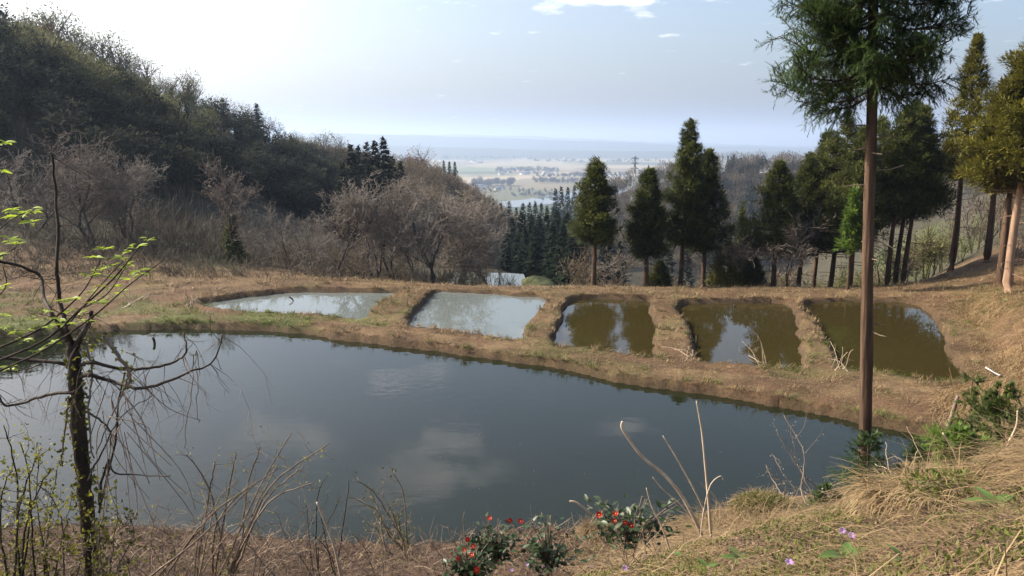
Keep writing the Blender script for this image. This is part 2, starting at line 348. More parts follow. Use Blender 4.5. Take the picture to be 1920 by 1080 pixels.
WL = -0.24                                           # level of the small ponds
def outline(parts):
    return np.concatenate([at_level([p[0] for p in pts], [p[1] for p in pts], z)[:, :2] for z, pts in parts])
PONDS = {
 'main': (0.0, outline([(0.0, [(-500, 668), (-250, 645), (0, 634), (185, 622), (340, 617), (540, 623), (660, 640), (840, 662), (980, 679.5), (1113, 705.5), (1213, 724), (1327, 741), (1500, 769), (1607, 790), (1710, 812), (1780, 836)]),
     (0.0, [(1775, 862), (1700, 893), (1620, 925), (1540, 945), (1420, 960), (1300, 982), (1150, 996), (1000, 1008), (850, 1022), (700, 1022), (560, 1018), (400, 1008), (200, 1002), (0, 1000), (-250, 998), (-500, 990)])])),
 'p1': (WL, outline([(WL, [(372, 573), (440, 561), (547, 549), (623, 548), (752, 549.5), (735, 560), (700, 580)]), (0.0, [(680, 593), (623, 587), (500, 580), (440, 577)])])),
 'p2': (WL, outline([(WL, [(822, 547), (900, 550), (973, 555), (1022, 560), (1015, 577), (1003, 594), (984, 622)]), (0.0, [(973, 630), (907, 623), (840, 613), (765, 601)]), (WL, [(790, 575), (806, 557)])])),
 'p3': (WL, outline([(WL, [(1063, 571), (1097, 560.5), (1174, 563), (1216, 567), (1222, 583), (1227, 625), (1226, 650)]), (0.0, [(1222, 662), (1208, 661), (1158, 654), (1072, 643), (1039, 639)]), (WL, [(1052, 597)])])),
 'p4': (WL, outline([(WL, [(1273, 574), (1313, 569), (1390, 568), (1458, 569), (1480, 576), (1487, 587), (1500, 633), (1505, 670)]), (0.0, [(1500, 684), (1397, 676), (1314, 668)]), (WL, [(1297, 633), (1283, 603)])])),
 'p5': (WL, outline([(WL, [(1512, 572), (1607, 565), (1693, 568), (1733, 580), (1762, 613), (1783, 670), (1802, 698)]), (0.0, [(1795, 706), (1733, 706), (1653, 690), (1584, 683)]), (WL, [(1553, 647), (1533, 613)])])),
 'p6': (-2.6, outline([(-2.6, [(828, 546), (838, 530), (846, 515), (850, 512.7), (870, 511.5), (890, 512), (912, 512.7), (940, 513), (968, 514.3), (972, 514.6), (974, 515.6), (979, 530), (984, 546), (940, 548)])])),
}
for k in PONDS: PONDS[k] = (PONDS[k][0], crsmooth(PONDS[k][1], 5, True))
def sdist(x, y, poly):
    x = np.asarray(x, float); y = np.asarray(y, float)
    d = np.full(x.shape, 1e9); ins = np.zeros(x.shape, bool); n = len(poly)
    for i in range(n):
        ax, ay = poly[i]; bx, by = poly[(i+1) % n]; ex, ey = bx-ax, by-ay
        t = np.clip(((x-ax)*ex+(y-ay)*ey)/max(ex*ex+ey*ey, 1e-12), 0, 1)
        d = np.minimum(d, (x-ax-t*ex)**2+(y-ay-t*ey)**2)
        c = ((ay > y) != (by > y))
        if c.any(): ins ^= c & (x < ex*(y-ay)/(ey if abs(ey) > 1e-12 else 1e-12)+ax)
    d = np.sqrt(d); return np.where(ins, -d, d)
def pond_sd(x, y):
    """distance to the nearest shore (negative in the water) and that pond's level; wobbling edges"""
    x = np.asarray(x, float); y = np.asarray(y, float)
    best = np.full(x.shape, 1e3); lev = np.zeros(x.shape)
    w = (fbm(x*1.0, y*1.0, 5, 3)-0.5)*0.30 + (vnoise(x*5, y*5, 9)-0.5)*0.09
    for k, (z, poly) in PONDS.items():
        lo = poly.min(0)-6; hi = poly.max(0)+6
        m = (x > lo[0]) & (x < hi[0]) & (y > lo[1]) & (y < hi[1])
        if not m.any(): continue
        s = np.full(x.shape, 1e3); s[m] = sdist(x[m], y[m], poly); s = s+w
        c = s < best; best = np.where(c, s, best); lev = np.where(c, z, lev)
    return best, lev
def height(x, y):
    x = np.asarray(x, float); y = np.asarray(y, float); sh = x.shape; x = x.ravel(); y = y.ravel()
    z = table_z(x, y)
    far = sstep(38, 70, y)
    z = z + far*(fbm(x/22, y/22, 21, 4)-0.5)*np.clip(y*0.045, 0, 7)*(1-sstep(600, 1000, y))
    z = z + 1.6*np.exp(-((x-1.55)/1.15)**2-((y-44)/2.6)**2) + .5*np.exp(-((x+.55)/1.6)**2-((y-53)/2.0)**2)
    z = z + (1-far)*((fbm(x*0.9, y*0.9, 31, 3)-0.5)*0.13 + (vnoise(x*4.5, y*4.5, 37)-0.5)*0.03)
    m = (y > 5) & (y < 62) & (np.abs(x) < 45)
    if m.any():
        sd, lev = pond_sd(x[m], y[m]); zm = z[m]
        bank = lev + 0.02 + np.maximum(sd, 0)*2.4                     # earth bank up from the water
        near_pond = sstep(2.2, 0.9, sd)
        zm = np.where(sd < 1.2, np.minimum(zm, bank), zm)
        ptop = np.minimum(lev + 0.20, np.where(lev < -.2, z[m] + 0.02, 9))                                          # level walked-on dyke tops
        zd = np.minimum(np.where(sd < 2.0, mixv(zm, np.minimum(ptop, bank), near_pond*np.where(y[m] > 13.5, 1.0, 0.0)*np.where(lev > -2, 1, 0.6)), zm), 99)
        zm = np.where(sd >= 0, zd, lev - np.minimum(0.5, -sd*0.55) - 0.01)
        z[m] = zm
    return z.reshape(sh)
def ground(px, py, dmax=400.0):
    """where the line of sight through a pixel meets the ground"""
    d = ray(px, py); Y = np.exp(np.linspace(math.log(2.0), math.log(dmax), 1500)); k = Y/d[1]
    P = np.array([0, 0, CAM_H])+d*k[:, None]; h = height(P[:, 0], P[:, 1]); i = np.argmax(P[:, 2] < h)
    return np.array([P[i, 0], P[i, 1], h[i]])
def on_ground(px, Y):
    x = float(U_OF(px)*Y); return np.array([x, Y, float(height(np.array([x]), np.array([Y]))[0])])

def terrain():
    ys = [1.0]
    while ys[-1] < 70000:
        y = ys[-1]; ys.append(y*(1.009 if y < 60 else 1.022 if y < 1500 else 1.06))
    ys = np.array(ys)
    us = np.concatenate([np.linspace(-2.2, -0.9, 40, endpoint=False), np.arange(-0.9, 0.9, 0.0052), np.linspace(0.9, 2.2, 40)])
    Yg, Ug = np.meshgrid(ys, us, indexing='ij'); X = Ug*Yg; Z = height(X, Yg)
    nr, nc = Yg.shape; idx = np.arange(nr*nc).reshape(nr, nc)
    Q = np.stack([idx[:-1, :-1], idx[:-1, 1:], idx[1:, 1:], idx[1:, :-1]], -1).reshape(-1, 4)
    x, y, z = X.ravel(), Yg.ravel(), Z.ravel()
    # what covers the ground where: straw, grass, mud, forest floor, meadow, fields
    straw = np.array([.185, .122, .062]); straw2 = np.array([.105, .064, .033]); grass = np.array([.085, .11, .025]); mud = np.array([.075, .05, .028])
    floor_ = np.array([.055, .048, .028]); meadow = np.array([.075, .085, .032]); litter = np.array([.085, .056, .038])
    c = mixv(straw, straw2, sstep(.35, .65, fbm(x*.6, y*.6, 41))[:, None])
    g = sstep(.46, .62, fbm(x*.45, y*.45, 51))*(0.35+0.65*sstep(2, -9, x))*sstep(34, 24, y)
    c = mixv(c, grass, (g*.75)[:, None])
    sd = np.full(len(x), 9.0); m = (y > 5) & (y < 62) & (np.abs(x) < 45); sd[m], _ = pond_sd(x[m], y[m])
    soil = np.array([.135, .078, .042]); c = mixv(c, soil, (sstep(.50, .62, fbm(x*.8, y*.8, 44))*.8*sstep(13, 15, y))[:, None]); c = mixv(c, mud, (sstep(.22, .02, sd)*sstep(60, 50, y))[:, None])
    c = mixv(c, litter, (sstep(12.2, 10.6, y))[:, None])
    c = mixv(c, floor_, sstep(37, 44, y)[:, None])
    px = x/y*FPX*CP+960
    md = sstep(34, 42, y)*sstep(60, 48, y)*sstep(250, 380, px)*sstep(520, 430, px) + sstep(75, 90, y)*sstep(170, 140, y)*sstep(1560, 1640, px)*sstep(1880, 1800, px)
    md = np.clip(md + sstep(48, 44, y)*sstep(36, 38, y)*sstep(960, 985, px)*sstep(1060, 1030, px), 0, 1)
    c = mixv(c, meadow, md[:, None])
    me = new_mesh('ground', np.stack([x, y, z], -1), Q, {'cover': c, 'plain': sstep(620, 900, y), 'tint': sd}, smooth=True)
    m_, ns, ls = nodes('ground_cover')
    ca = N(ns, 'ShaderNodeAttribute', attribute_name='cover'); pa = N(ns, 'ShaderNodeAttribute', attribute_name='plain')
    tc = N(ns, 'ShaderNodeTexCoord')
    n1 = N(ns, 'ShaderNodeTexNoise', Scale=12.0, Detail=8.0, Roughness=0.78); ls.new(tc.outputs['Object'], n1.inputs['Vector'])
    n2 = N(ns, 'ShaderNodeTexNoise', Scale=1.1, Detail=5.0, Roughness=0.6); ls.new(tc.outputs['Object'], n2.inputs['Vector'])
    r1 = N(ns, 'ShaderNodeMapRange'); r1.inputs['From Min'].default_value = .3; r1.inputs['From Max'].default_value = .7; r1.inputs['To Min'].default_value = .35; r1.inputs['To Max'].default_value = 1.45; ls.new(n1.outputs['Fac'], r1.inputs['Value'])
    r2 = N(ns, 'ShaderNodeMapRange'); r2.inputs['From Min'].default_value = .3; r2.inputs['From Max'].default_value = .7; r2.inputs['To Min'].default_value = .7; r2.inputs['To Max'].default_value = 1.2; ls.new(n2.outputs['Fac'], r2.inputs['Value'])
    mm = N(ns, 'ShaderNodeMath', operation='MULTIPLY'); ls.new(r1.outputs[0], mm.inputs[0]); ls.new(r2.outputs[0], mm.inputs[1])
    vm = N(ns, 'ShaderNodeVectorMath', operation='SCALE'); ls.new(ca.outputs['Color'], vm.inputs[0]); ls.new(mm.outputs[0], vm.inputs['Scale'])
    # paddy fields of the plain: long plots of many colours between tracks
    mp = N(ns, 'ShaderNodeMapping'); mp.inputs['Scale'].default_value = (1/230, 1/420, 1); mp.inputs['Rotation'].default_value = (0, 0, .35); ls.new(tc.outputs['Object'], mp.inputs['Vector'])
    vo = N(ns, 'ShaderNodeTexVoronoi', distance='CHEBYCHEV', Scale=1.0, Randomness=.8); ls.new(mp.outputs[0], vo.inputs['Vector'])
    sp = N(ns, 'ShaderNodeSeparateColor'); ls.new(vo.outputs['Color'], sp.inputs[0])
    cr = N(ns, 'ShaderNodeValToRGB'); e = cr.color_ramp; e.interpolation = 'CONSTANT'
    pal = [(0, (.17, .14, .08)), (.22, (.26, .22, .13)), (.4, (.12, .14, .06)), (.55, (.30, .24, .15)), (.7, (.19, .17, .09)), (.85, (.10, .10, .05)), (.94, (.40, .38, .33))]
    e.elements[0].position = 0; e.elements[0].color = rgba(pal[0][1]); e.elements[1].position = pal[1][0]; e.elements[1].color = rgba(pal[1][1])
    for ps, cc in pal[2:]:
        q = e.elements.new(ps); q.color = rgba(cc)
    ls.new(sp.outputs[0], cr.inputs[0])
    n3 = N(ns, 'ShaderNodeTexNoise', Scale=.0016, Detail=4.0); ls.new(tc.outputs['Object'], n3.inputs['Vector'])
    r3 = N(ns, 'ShaderNodeMapRange'); r3.inputs['From Min'].default_value = .52; r3.inputs['From Max'].default_value = .6; ls.new(n3.outputs['Fac'], r3.inputs['Value'])
    wd = N(ns, 'ShaderNodeMix', data_type='RGBA'); ls.new(r3.outputs[0], wd.inputs['Factor']); ls.new(cr.outputs[0], wd.inputs['A']); wd.inputs['B'].default_value = (.06, .075, .035, 1)
    mx = N(ns, 'ShaderNodeMix', data_type='RGBA'); ls.new(pa.outputs['Fac'], mx.inputs['Factor']); ls.new(vm.outputs[0], mx.inputs['A']); ls.new(wd.outputs['Result'], mx.inputs['B'])
    p = N(ns, 'ShaderNodeBsdfPrincipled', Roughness=.9); p.inputs['Specular IOR Level'].default_value = .15; ls.new(mx.outputs['Result'], p.inputs['Base Color'])
    bp = N(ns, 'ShaderNodeBump', Strength=.7, Distance=.06); ls.new(n1.outputs['Fac'], bp.inputs['Height']); ls.new(bp.outputs[0], p.inputs['Normal'])
    out = N(ns, 'ShaderNodeOutputMaterial'); ls.new(p.outputs[0], out.inputs['Surface'])
    tag(link('ground', me, m_), kind='structure')
terrain()

# ------------------------------------------------------------------ water
WATER_MAIN = water_mat('pond_water', (.009, .012, .005), .10, .06, (.7, .7, .5), 4.0, (.014, .017, .007))
WATER_GREY = water_mat('silty_water', (.115, .135, .125), .08, .02, (.8, .8, .65), 5.0, (.14, .155, .14))
WATER_BROWN = water_mat('clear_brown_water', (.044, .034, .010), .35, .02, (.76, .63, .34), 5.0, (.056, .045, .016))
WATER_FAR = water_mat('still_water', (.10, .11, .09), .1, .02)
def pond(key, mat):
    z, poly = PONDS[key]; c = poly
    nx = np.roll(c, -1, 0)-np.roll(c, 1, 0); nrm = np.stack([nx[:, 1], -nx[:, 0]], -1); nrm /= np.maximum(np.linalg.norm(nrm, axis=1, keepdims=True), 1e-9)
    area = np.sum(c[:, 0]*np.roll(c[:, 1], -1)-np.roll(c[:, 0], -1)*c[:, 1]);
    c = c + nrm*(0.3 if area > 0 else -0.3)
    me = bpy.data.meshes.new('pond'); me.from_pydata([(p[0], p[1], z) for p in c], [], [list(range(len(c)))]); me.update()
    if me.polygons[0].normal.z < 0: me.flip_normals()
    tag(link('pond', me, mat), kind='structure')
for k, m_ in (('main', WATER_MAIN), ('p1', WATER_GREY), ('p2', WATER_GREY), ('p3', WATER_BROWN), ('p4', WATER_BROWN), ('p5', WATER_BROWN), ('p6', WATER_FAR)):
    pond(k, m_)
# river across the plain
rv = at_level([880, 940, 985, 1030, 1055, 1120, 1250, 1450], [388, 384, 380, 376, 371, 360, 352, 347], -89.0); rv = crsmooth(rv, 8)
dd = np.gradient(rv, axis=0); nn = np.stack([-dd[:, 1], dd[:, 0], 0*dd[:, 0]], -1); nn /= np.linalg.norm(nn, axis=1, keepdims=True)
hw = 45.0
me = new_mesh('river', np.concatenate([rv-nn*hw, rv+nn*hw]), np.stack([np.arange(len(rv)-1), np.arange(1, len(rv)), np.arange(1, len(rv))+len(rv), np.arange(len(rv)-1)+len(rv)], -1))
tag(link('river', me, WATER_FAR), kind='structure')

# ------------------------------------------------------------------ far hills and haze
def far_range(name, y0, depth, hmax, seed, prof):
    xs = np.linspace(-y0*1.6, y0*1.6, 260); js = np.linspace(0, 1, 14)
    Xg, Jg = np.meshgrid(xs, js); px = Xg/y0*FPX*CP+960
    ridge = np.interp(px, [p[0] for p in prof], [p[1] for p in prof])      # metres above the eye
    h = (ridge+96)*(1+.10*(fbm(Xg/(y0*.03), Jg*2, seed, 4)-.5)) + hmax*(fbm(Xg/(y0*.012), Jg*3, seed+3, 4)-.5)*.5
    Z = -92 + np.sin(np.clip(Jg, 0, 1)*math.pi)**.8*h
    V = np.stack([Xg, y0+(Jg-.5)*depth, Z], -1).reshape(-1, 3); n = len(xs); i = np.arange(14*n).reshape(14, n)
    Q = np.stack([i[:-1, :-1], i[:-1, 1:], i[1:, 1:], i[1:, :-1]], -1).reshape(-1, 4)
    tag(link(name, new_mesh(name, V, Q, smooth=True), plain_mat(name+'_forest', (.07, .085, .05), .9, scale=.002)), kind='structure')
far_range('foothills', 4800, 900, 18, 3, [(-2000, 5), (500, 0), (700, -18), (900, -38), (1100, -56), (1500, -62), (3500, -60)])
far_range('hills', 6800, 1600, 40, 5, [(-2000, 95), (300, 92), (660, 74), (760, 62), (900, 38), (1100, 4), (1300, -34), (1500, -55), (3500, -60)])
far_range('mountains', 9500, 1800, 70, 7, [(-2000, 110), (600, 108), (820, 84), (1000, 66), (1200, 5), (1400, -45), (1500, -60), (3500, -60)])
def haze_box(x, y0, y1, z0, z1):
    V = [(a, b, c) for c in (z0, z1) for b in (y0, y1) for a in (-x, x)]
    F = [(0, 2, 3, 1), (4, 5, 7, 6), (0, 1, 5, 4), (2, 6, 7, 3), (0, 4, 6, 2), (1, 3, 7, 5)]
    me = bpy.data.meshes.new('haze'); me.from_pydata(V, [], F); me.update()
    m_, ns, ls = nodes('spring_haze')
    v = N(ns, 'ShaderNodeVolumePrincipled', Density=HAZE_DENSITY, Anisotropy=.3); v.inputs['Color'].default_value = HAZE_COLOR
    out = N(ns, 'ShaderNodeOutputMaterial'); ls.new(v.outputs[0], out.inputs['Volume'])
    tag(link('haze', me, m_), 'pale blue spring haze lying over the valley and the plain', 'haze', kind='stuff')
HAZE_DENSITY = 0.00023; HAZE_COLOR = (.60, .75, 1.0, 1)
haze_box(160000, -60, 80000, -100, 215)

# ------------------------------------------------------------------ tree builders
BARK_CEDAR = bark_mat('cedar_bark', (.020, .013, .009), (.145, .088, .055), (15, 15, 1.1), 1.0)
BARK_CEDAR_PALE = bark_mat('pale_cedar_bark', (.16, .10, .065), (.36, .24, .16), (16, 16, 1.6), .8)
BARK_GREY = bark_mat('grey_bark', (.030, .024, .020), (.10, .085, .070), (8, 8, 3), .5)
TWIG_GREY = bark_mat('grey_twig', (.11, .092, .074), (.30, .255, .21), (4, 4, 4), .2)
TWIG_RED = bark_mat('reddish_twig', (.080, .062, .050), (.22, .178, .145), (4, 4, 4), .2)
NEEDLE = leaf_mat('cedar_foliage', (.044, .060, .018), (.145, .155, .036), .35, .6, .25, 1.2)
NEEDLE_OLIVE = leaf_mat('olive_cedar_foliage', (.056, .060, .012), (.20, .18, .026), .35, .6, .25, 1.0)
NEEDLE_NEAR = leaf_mat('near_cedar_foliage', (.026, .052, .018), (.095, .145, .036), .4, .5, .35, 2.0)
NEEDLE_BRIGHT = leaf_mat('young_cedar_foliage', (.07, .12, .02), (.16, .24, .035), .35, .55, .3, 3.0)
NEEDLE_DARK = leaf_mat('valley_conifer_foliage', (.006, .012, .006), (.020, .032, .013), .15, .9, .06, .6)
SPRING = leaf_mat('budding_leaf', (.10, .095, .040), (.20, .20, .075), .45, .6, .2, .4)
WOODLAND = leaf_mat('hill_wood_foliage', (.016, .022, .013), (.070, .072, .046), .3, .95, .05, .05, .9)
WOODLAND_BROWN = leaf_mat('bare_hill_wood', (.075, .055, .036), (.19, .145, .090), .25, .8, .15, .05, .8)
RUST = leaf_mat('rusty_budding_leaf', (.16, .075, .035), (.27, .14, .07), .4, .6, .2, .4)

def cedar_crown(rng, zb, zt, R, tufts, per, leaf, tuft_r, lean=(0, 0), power=.8, bulge=.18):
    """rounded foliage tufts at the branch ends, in a cone with an uneven outline"""
    mb = MB(); br = MB()
    H = zt-zb
    t = rng.uniform(0, 1, tufts*3); prof = (1-t)**power*np.minimum(1, .45+t/bulge*.55)
    keep = rng.uniform(0, 1, len(t)) < (.22+prof); t = t[keep][:tufts]; prof = prof[keep][:tufts]; n = len(t)
    az = rng.uniform(0, 2*math.pi, n)
    lump = .42+1.1*vnoise(az*1.9+t*4, t*14, int(rng.integers(999)))
    rr = R*prof*lump*np.sqrt(rng.uniform(.30, 1.0, n))
    cx = rr*np.cos(az)+lean[0]*(zb+t*H); cy = rr*np.sin(az)+lean[1]*(zb+t*H); cz = zb+t*H-rr*.12
    C = np.stack([cx, cy, cz], -1)
    rad = np.stack([np.cos(az), np.sin(az), np.full(n, .42)], -1)
    ts = tuft_r*(.65+.7*rng.uniform(0, 1, n))*(.62+.38*(1-t))
    P = np.repeat(C, per, 0); o = rdirs(rng, n*per); o[:, 2] = o[:, 2]*.75+.12
    P = P + o*np.repeat(ts, per)[:, None]*rng.uniform(.45, 1.0, n*per)[:, None]
    D = o*.9 + np.repeat(rad, per, 0)*.7 + rng.normal(size=P.shape)*.35
    tint = np.repeat(rng.uniform(.15, .85, n), per)+rng.normal(size=n*per)*.10
    L = leaf*(.7+.7*rng.uniform(0, 1, n*per)); add_blades(mb, P, D, L, L*.42, tint=tint)
    k = rng.permutation(n)[:max(12, n//4)]
    ax = np.stack([lean[0]*(cz[k]-.1), lean[1]*(cz[k]-.1), cz[k]-rr[k]*.02], -1)
    add_segs(br, ax, C[k], .022*(.4+R), .008, 4)
    return mb, br
def cedar(name, loc, H, zb, R, seed, lean=(0, 0), tufts=230, per=46, leaf=.17, tuft_r=.30, needle=None, bark=None, trunk_r=None, label='', cat='cedar', group=None, stubs=0, power=.8):
    rng = np.random.default_rng(seed); root = empty(name, loc)
    n = 14; z = np.linspace(-.25, H*.94, n); r0 = trunk_r or H*.018
    rad = r0*(1-.85*np.clip(z/H, 0, 1))*(1+.55*np.exp(-np.maximum(z, 0)/.22))
    pts = np.stack([lean[0]*z+.02*np.sin(z*1.1+seed), lean[1]*z+.02*np.cos(z*1.3+seed), z], -1)
    tb = MB(); add_tube(tb, pts, rad, 10, rough=.06, rng=rng)
    if stubs:
        zz = rng.uniform(.5, zb, stubs); a = rng.uniform(0, 6.28, stubs); l = rng.uniform(.3, 1.1, stubs)
        p0 = np.stack([lean[0]*zz, lean[1]*zz, zz], -1); p1 = p0+np.stack([np.cos(a)*l, np.sin(a)*l, rng.uniform(-.15, .1, stubs)*l], -1)
        p2 = p1+np.stack([np.cos(a+.5)*l*.5, np.sin(a+.5)*l*.5, rng.uniform(-.2, .05, stubs)*l], -1)
        add_segs(tb, p0, p1, .014, .009, 4); add_segs(tb, p1, p2, .009, .005, 4)
    t = tb.build('trunk', bark or BARK_CEDAR, root, smooth=True)
    cm, br = cedar_crown(rng, zb, H, R, tufts, per, leaf, tuft_r, lean, power)
    br.build('branches', BARK_CEDAR, root)['kind'] = 'stuff'
    cm.build('crown', needle or NEEDLE, root)
    tag(root, label, cat, group)
    return root

def grow_tree(rng, H, spread=1.0, levels=5, stems=1, r0=None, lean=(0, 0), dens=1.0, up=.10, first=.25, wob=.16):
    """recursive branching; returns trunk and limb segments, twig segments and twig ends"""
    big, small, ends = [], [], []
    nseg = [6, 5, 4, 3, 2]; ratio = [.62, .62, .58, .55]; nch = [2, 2, 2, 2]
    def nrm(v): return v/np.linalg.norm(v)
    def g(p, d, L, r, lv):
        n = nseg[min(lv, 4)]; st = L/n
        for i in range(n):
            d = nrm(d+rng.normal(size=3)*wob*(1+.35*lv)+np.array([0, 0, up*(1 if lv < 3 else .4)])); q = p+d*st; r2 = r*(.80 if lv else .86)
            (big if lv < 2 else small).append((p, q, r, r2)); p = q; r = r2
            if lv < levels-1 and (i+1)/n > (first if lv == 0 else .15):
                for c in range(nch[lv]):
                    if rng.uniform() > dens*(.92, .85, .62, .42)[lv]: continue
                    s = rdirs(rng, 1)[0]; s = nrm(s-d*np.dot(s, d)); a = rng.uniform(.55, 1.15)*spread
                    dc = nrm(d*math.cos(a)+s*math.sin(a)); g(p, dc, L*ratio[lv]*rng.uniform(.65, 1.15)*(1-.35*(i/n) if lv == 0 else 1), max(r*.62, .004), lv+1)
        if lv == levels-1: ends.append(p)
    for s in range(stems):
        a = rng.uniform(0, 6.28); t = .0 if stems == 1 else rng.uniform(.2, .5)
        d = nrm(np.array([math.cos(a)*t+lean[0], math.sin(a)*t+lean[1], 1.0])); g(np.array([math.cos(a)*.08*(stems > 1), math.sin(a)*.08*(stems > 1), -.15]), d, H*.78, r0 or H*.022, 0)
    f = lambda l: tuple(np.array(x) for x in zip(*l)) if l else None
    return f(big), f(small), np.array(ends)
def bare_tree_meshes(seed, H, minr=.011, **kw):
    rng = np.random.default_rng(seed); b, s, e = grow_tree(rng, H, **kw)
    tb = MB(); add_segs(tb, b[0], b[1], np.maximum(b[2], minr), np.maximum(b[3], minr), 6)
    cb = MB(); add_segs(cb, s[0], s[1], np.maximum(s[2], minr), np.maximum(s[3], minr*.8), 3)
    return tb.mesh('trunk', True), cb.mesh('crown'), e

# ------------------------------------------------------------------ cedars standing on the far dyke
def spot(px, Y): return on_ground(px, Y)
def top_z(py, Y): d = ray(960, py); return CAM_H + d[2]/d[1]*Y
CEDARS = [
 # px, depth, crown bottom py, top py, half width px, lean, label, kind
 (1113, 35.2, 475, 300, 50, (.0, 0), 'rounded dark cedar with a bare orange trunk beside the distant grassy mound', 0),
 (1210, 35.6, 500, 320, 46, (.0, 0), 'dark cedar with low branches, second from the mound along the far dyke', 0),
 (1274, 36.2, 480, 226, 48, (.03, 0), 'tallest cedar of the far dyke, with a narrow knobbly top', 0),
 (1318, 37.2, 490, 284, 54, (.0, 0), 'broad dark cedar pressed against the right side of the tallest one', 0),
 (1450, 36.0, 485, 306, 46, (-.01, 0), 'cedar with a brownish top standing alone right of the gap in the far row', 0),
 (1497, 37.5, 480, 290, 38, (.02, 0), 'slim cedar between the brown-topped cedar and the tall dark grove', 0),
 (1524, 38.5, 470, 245, 44, (.02, 0), 'tall green cedar at the left edge of the dense grove', 0),
 (1556, 37.0, 480, 212, 52, (.03, 0), 'high cedar with bluish green crown left of the near trunk', 0),
 (1592, 35.0, 470, 240, 42, (.0, 0), 'cedar with sunlit orange trunk just left of the near trunk', 0),
 (1661, 35.6, 412, 205, 58, (.03, 0), 'dark cedar right behind the near trunk, left one of three close trunks', 0),
 (1677, 37.0, 410, 190, 60, (.03, 0), 'dark cedar in the middle of three close trunks behind the near tree', 0),
 (1692, 35.9, 402, 205, 44, (.03, 0), 'dark cedar with a wide drooping crown, right one of three close trunks', 0),
 (1625, 38.5, 440, 225, 52, (.0, 0), 'dark cedar whose trunk is hidden behind the near trunk', 0),
 (1780, 38.0, 345, 70, 44, (.0, 0), 'tall leaning cedar with knobbly narrow crown against the sky', 1),
 (1843, 36.0, 340, 150, 40, (.0, 0), 'slender leaning cedar behind the olive cedars at the right', 1),
 (1872, 28.5, 360, 170, 62, (.0, 0), 'olive cedar with leaning orange trunk and dead side twigs', 2),
 (1888, 27.0, 345, 60, 84, (.0, 0), 'largest olive cedar at the right edge with pale grey trunk', 3),
 (1930, 29.0, 350, 90, 80, (.0, 0), 'thick trunked olive cedar cut by the right edge of the photo', 2),
]
for i, (px, Y, pb, pt, hwp, lean, lab, kd) in enumerate(CEDARS):
    g = spot(px, Y); zt = top_z(pt, Y)-g[2]; zb = top_z(pb-(8 if kd else 8 if px > 1440 else 20), Y)-g[2]; R = hwp/FPX*Y*(1.35 if kd else 1.42 if px > 1440 else 1.02)
    if kd >= 2: cedar('cedar', g, zt, zb, R, 100+i, lean, 700, 60, .17, .36, NEEDLE_OLIVE, BARK_CEDAR_PALE if kd == 3 else BARK_CEDAR, .17, lab, stubs=16, power=.55)
    elif kd == 1: cedar('cedar', g, zt, zb, R, 100+i, lean, 380, 56, .17, .36, NEEDLE_OLIVE if px > 1760 else NEEDLE, BARK_CEDAR, .17, lab, stubs=6)
    else: cedar('cedar', g, zt, zb, R, 100+i, lean, 400, 62, .155, .33, NEEDLE, BARK_CEDAR, .13, lab, power=.62, stubs=9)
# low bushy cedars filling the gap in the row
for i, (px, Y, pt, hwp, lab) in enumerate([(1385, 38.5, 380, 26, 'small pointed cedar standing behind the bushy one in the gap of the row'), (1362, 36.0, 455, 46, 'low bushy cedar with foliage down to the ground in the gap of the row'),
        (1408, 36.5, 478, 36, 'squat bushy cedar at the foot of the brown-topped cedar'), (1236, 36.3, 492, 26, 'small dark cedar bush at the foot of the low-branched cedar')]):
    g = spot(px, Y); cedar('cedar', g, top_z(pt, Y)-g[2], .15, hwp/FPX*Y, 150+i, (0, 0), 150, 46, .16, .28, NEEDLE_OLIVE if i in (1, 2) else NEEDLE, label=lab, cat='cedar', trunk_r=.06)

# ------------------------------------------------------------------ bare trees behind the ponds
BARE = {}
for k, (sd, H, kw) in {'wide': (11, 5.0, dict(spread=1.0, stems=2, r0=.085, first=.2)), 'round': (12, 5.0, dict(spread=.9, stems=1, r0=.10, first=.3)), 'gnarled': (13, 5.0, dict(spread=1.1, stems=3, r0=.07, wob=.22)),
        'tall': (14, 6.0, dict(spread=.75, stems=2, r0=.09, first=.3)), 'slim': (15, 4.0, dict(spread=.8, stems=2, r0=.04, dens=.8))}.items():
    BARE[k] = bare_tree_meshes(sd, H, **kw)
    zs = np.zeros(len(BARE[k][1].vertices)*3, np.float32); BARE[k][1].vertices.foreach_get('co', zs); BARE[k] = BARE[k] + (np.percentile(zs[2::3], 99.5),)
BARE_TWIG = {}
def bare_tree(kind, px, Y, pt, rz, label, twig=None, group=None, sx=1.0, name='bare_tree', cat='bare tree'):
    t, c, e, H = BARE[kind]; g = spot(px, Y); s = (top_z(pt, Y)-g[2])/H
    root = empty(name, g, rz); root.scale = (s*sx, s*sx, s); tag(root, label, cat, group)
    key = (kind, (twig or TWIG_GREY).name)
    if key not in BARE_TWIG:
        cc = c.copy() if any(k[0] == kind for k in BARE_TWIG) else c; cc.materials.clear(); cc.materials.append(twig or TWIG_GREY); BARE_TWIG[key] = cc
    link('trunk', t, BARK_GREY, root); link('crown', BARE_TWIG[key], None, root)
    return root
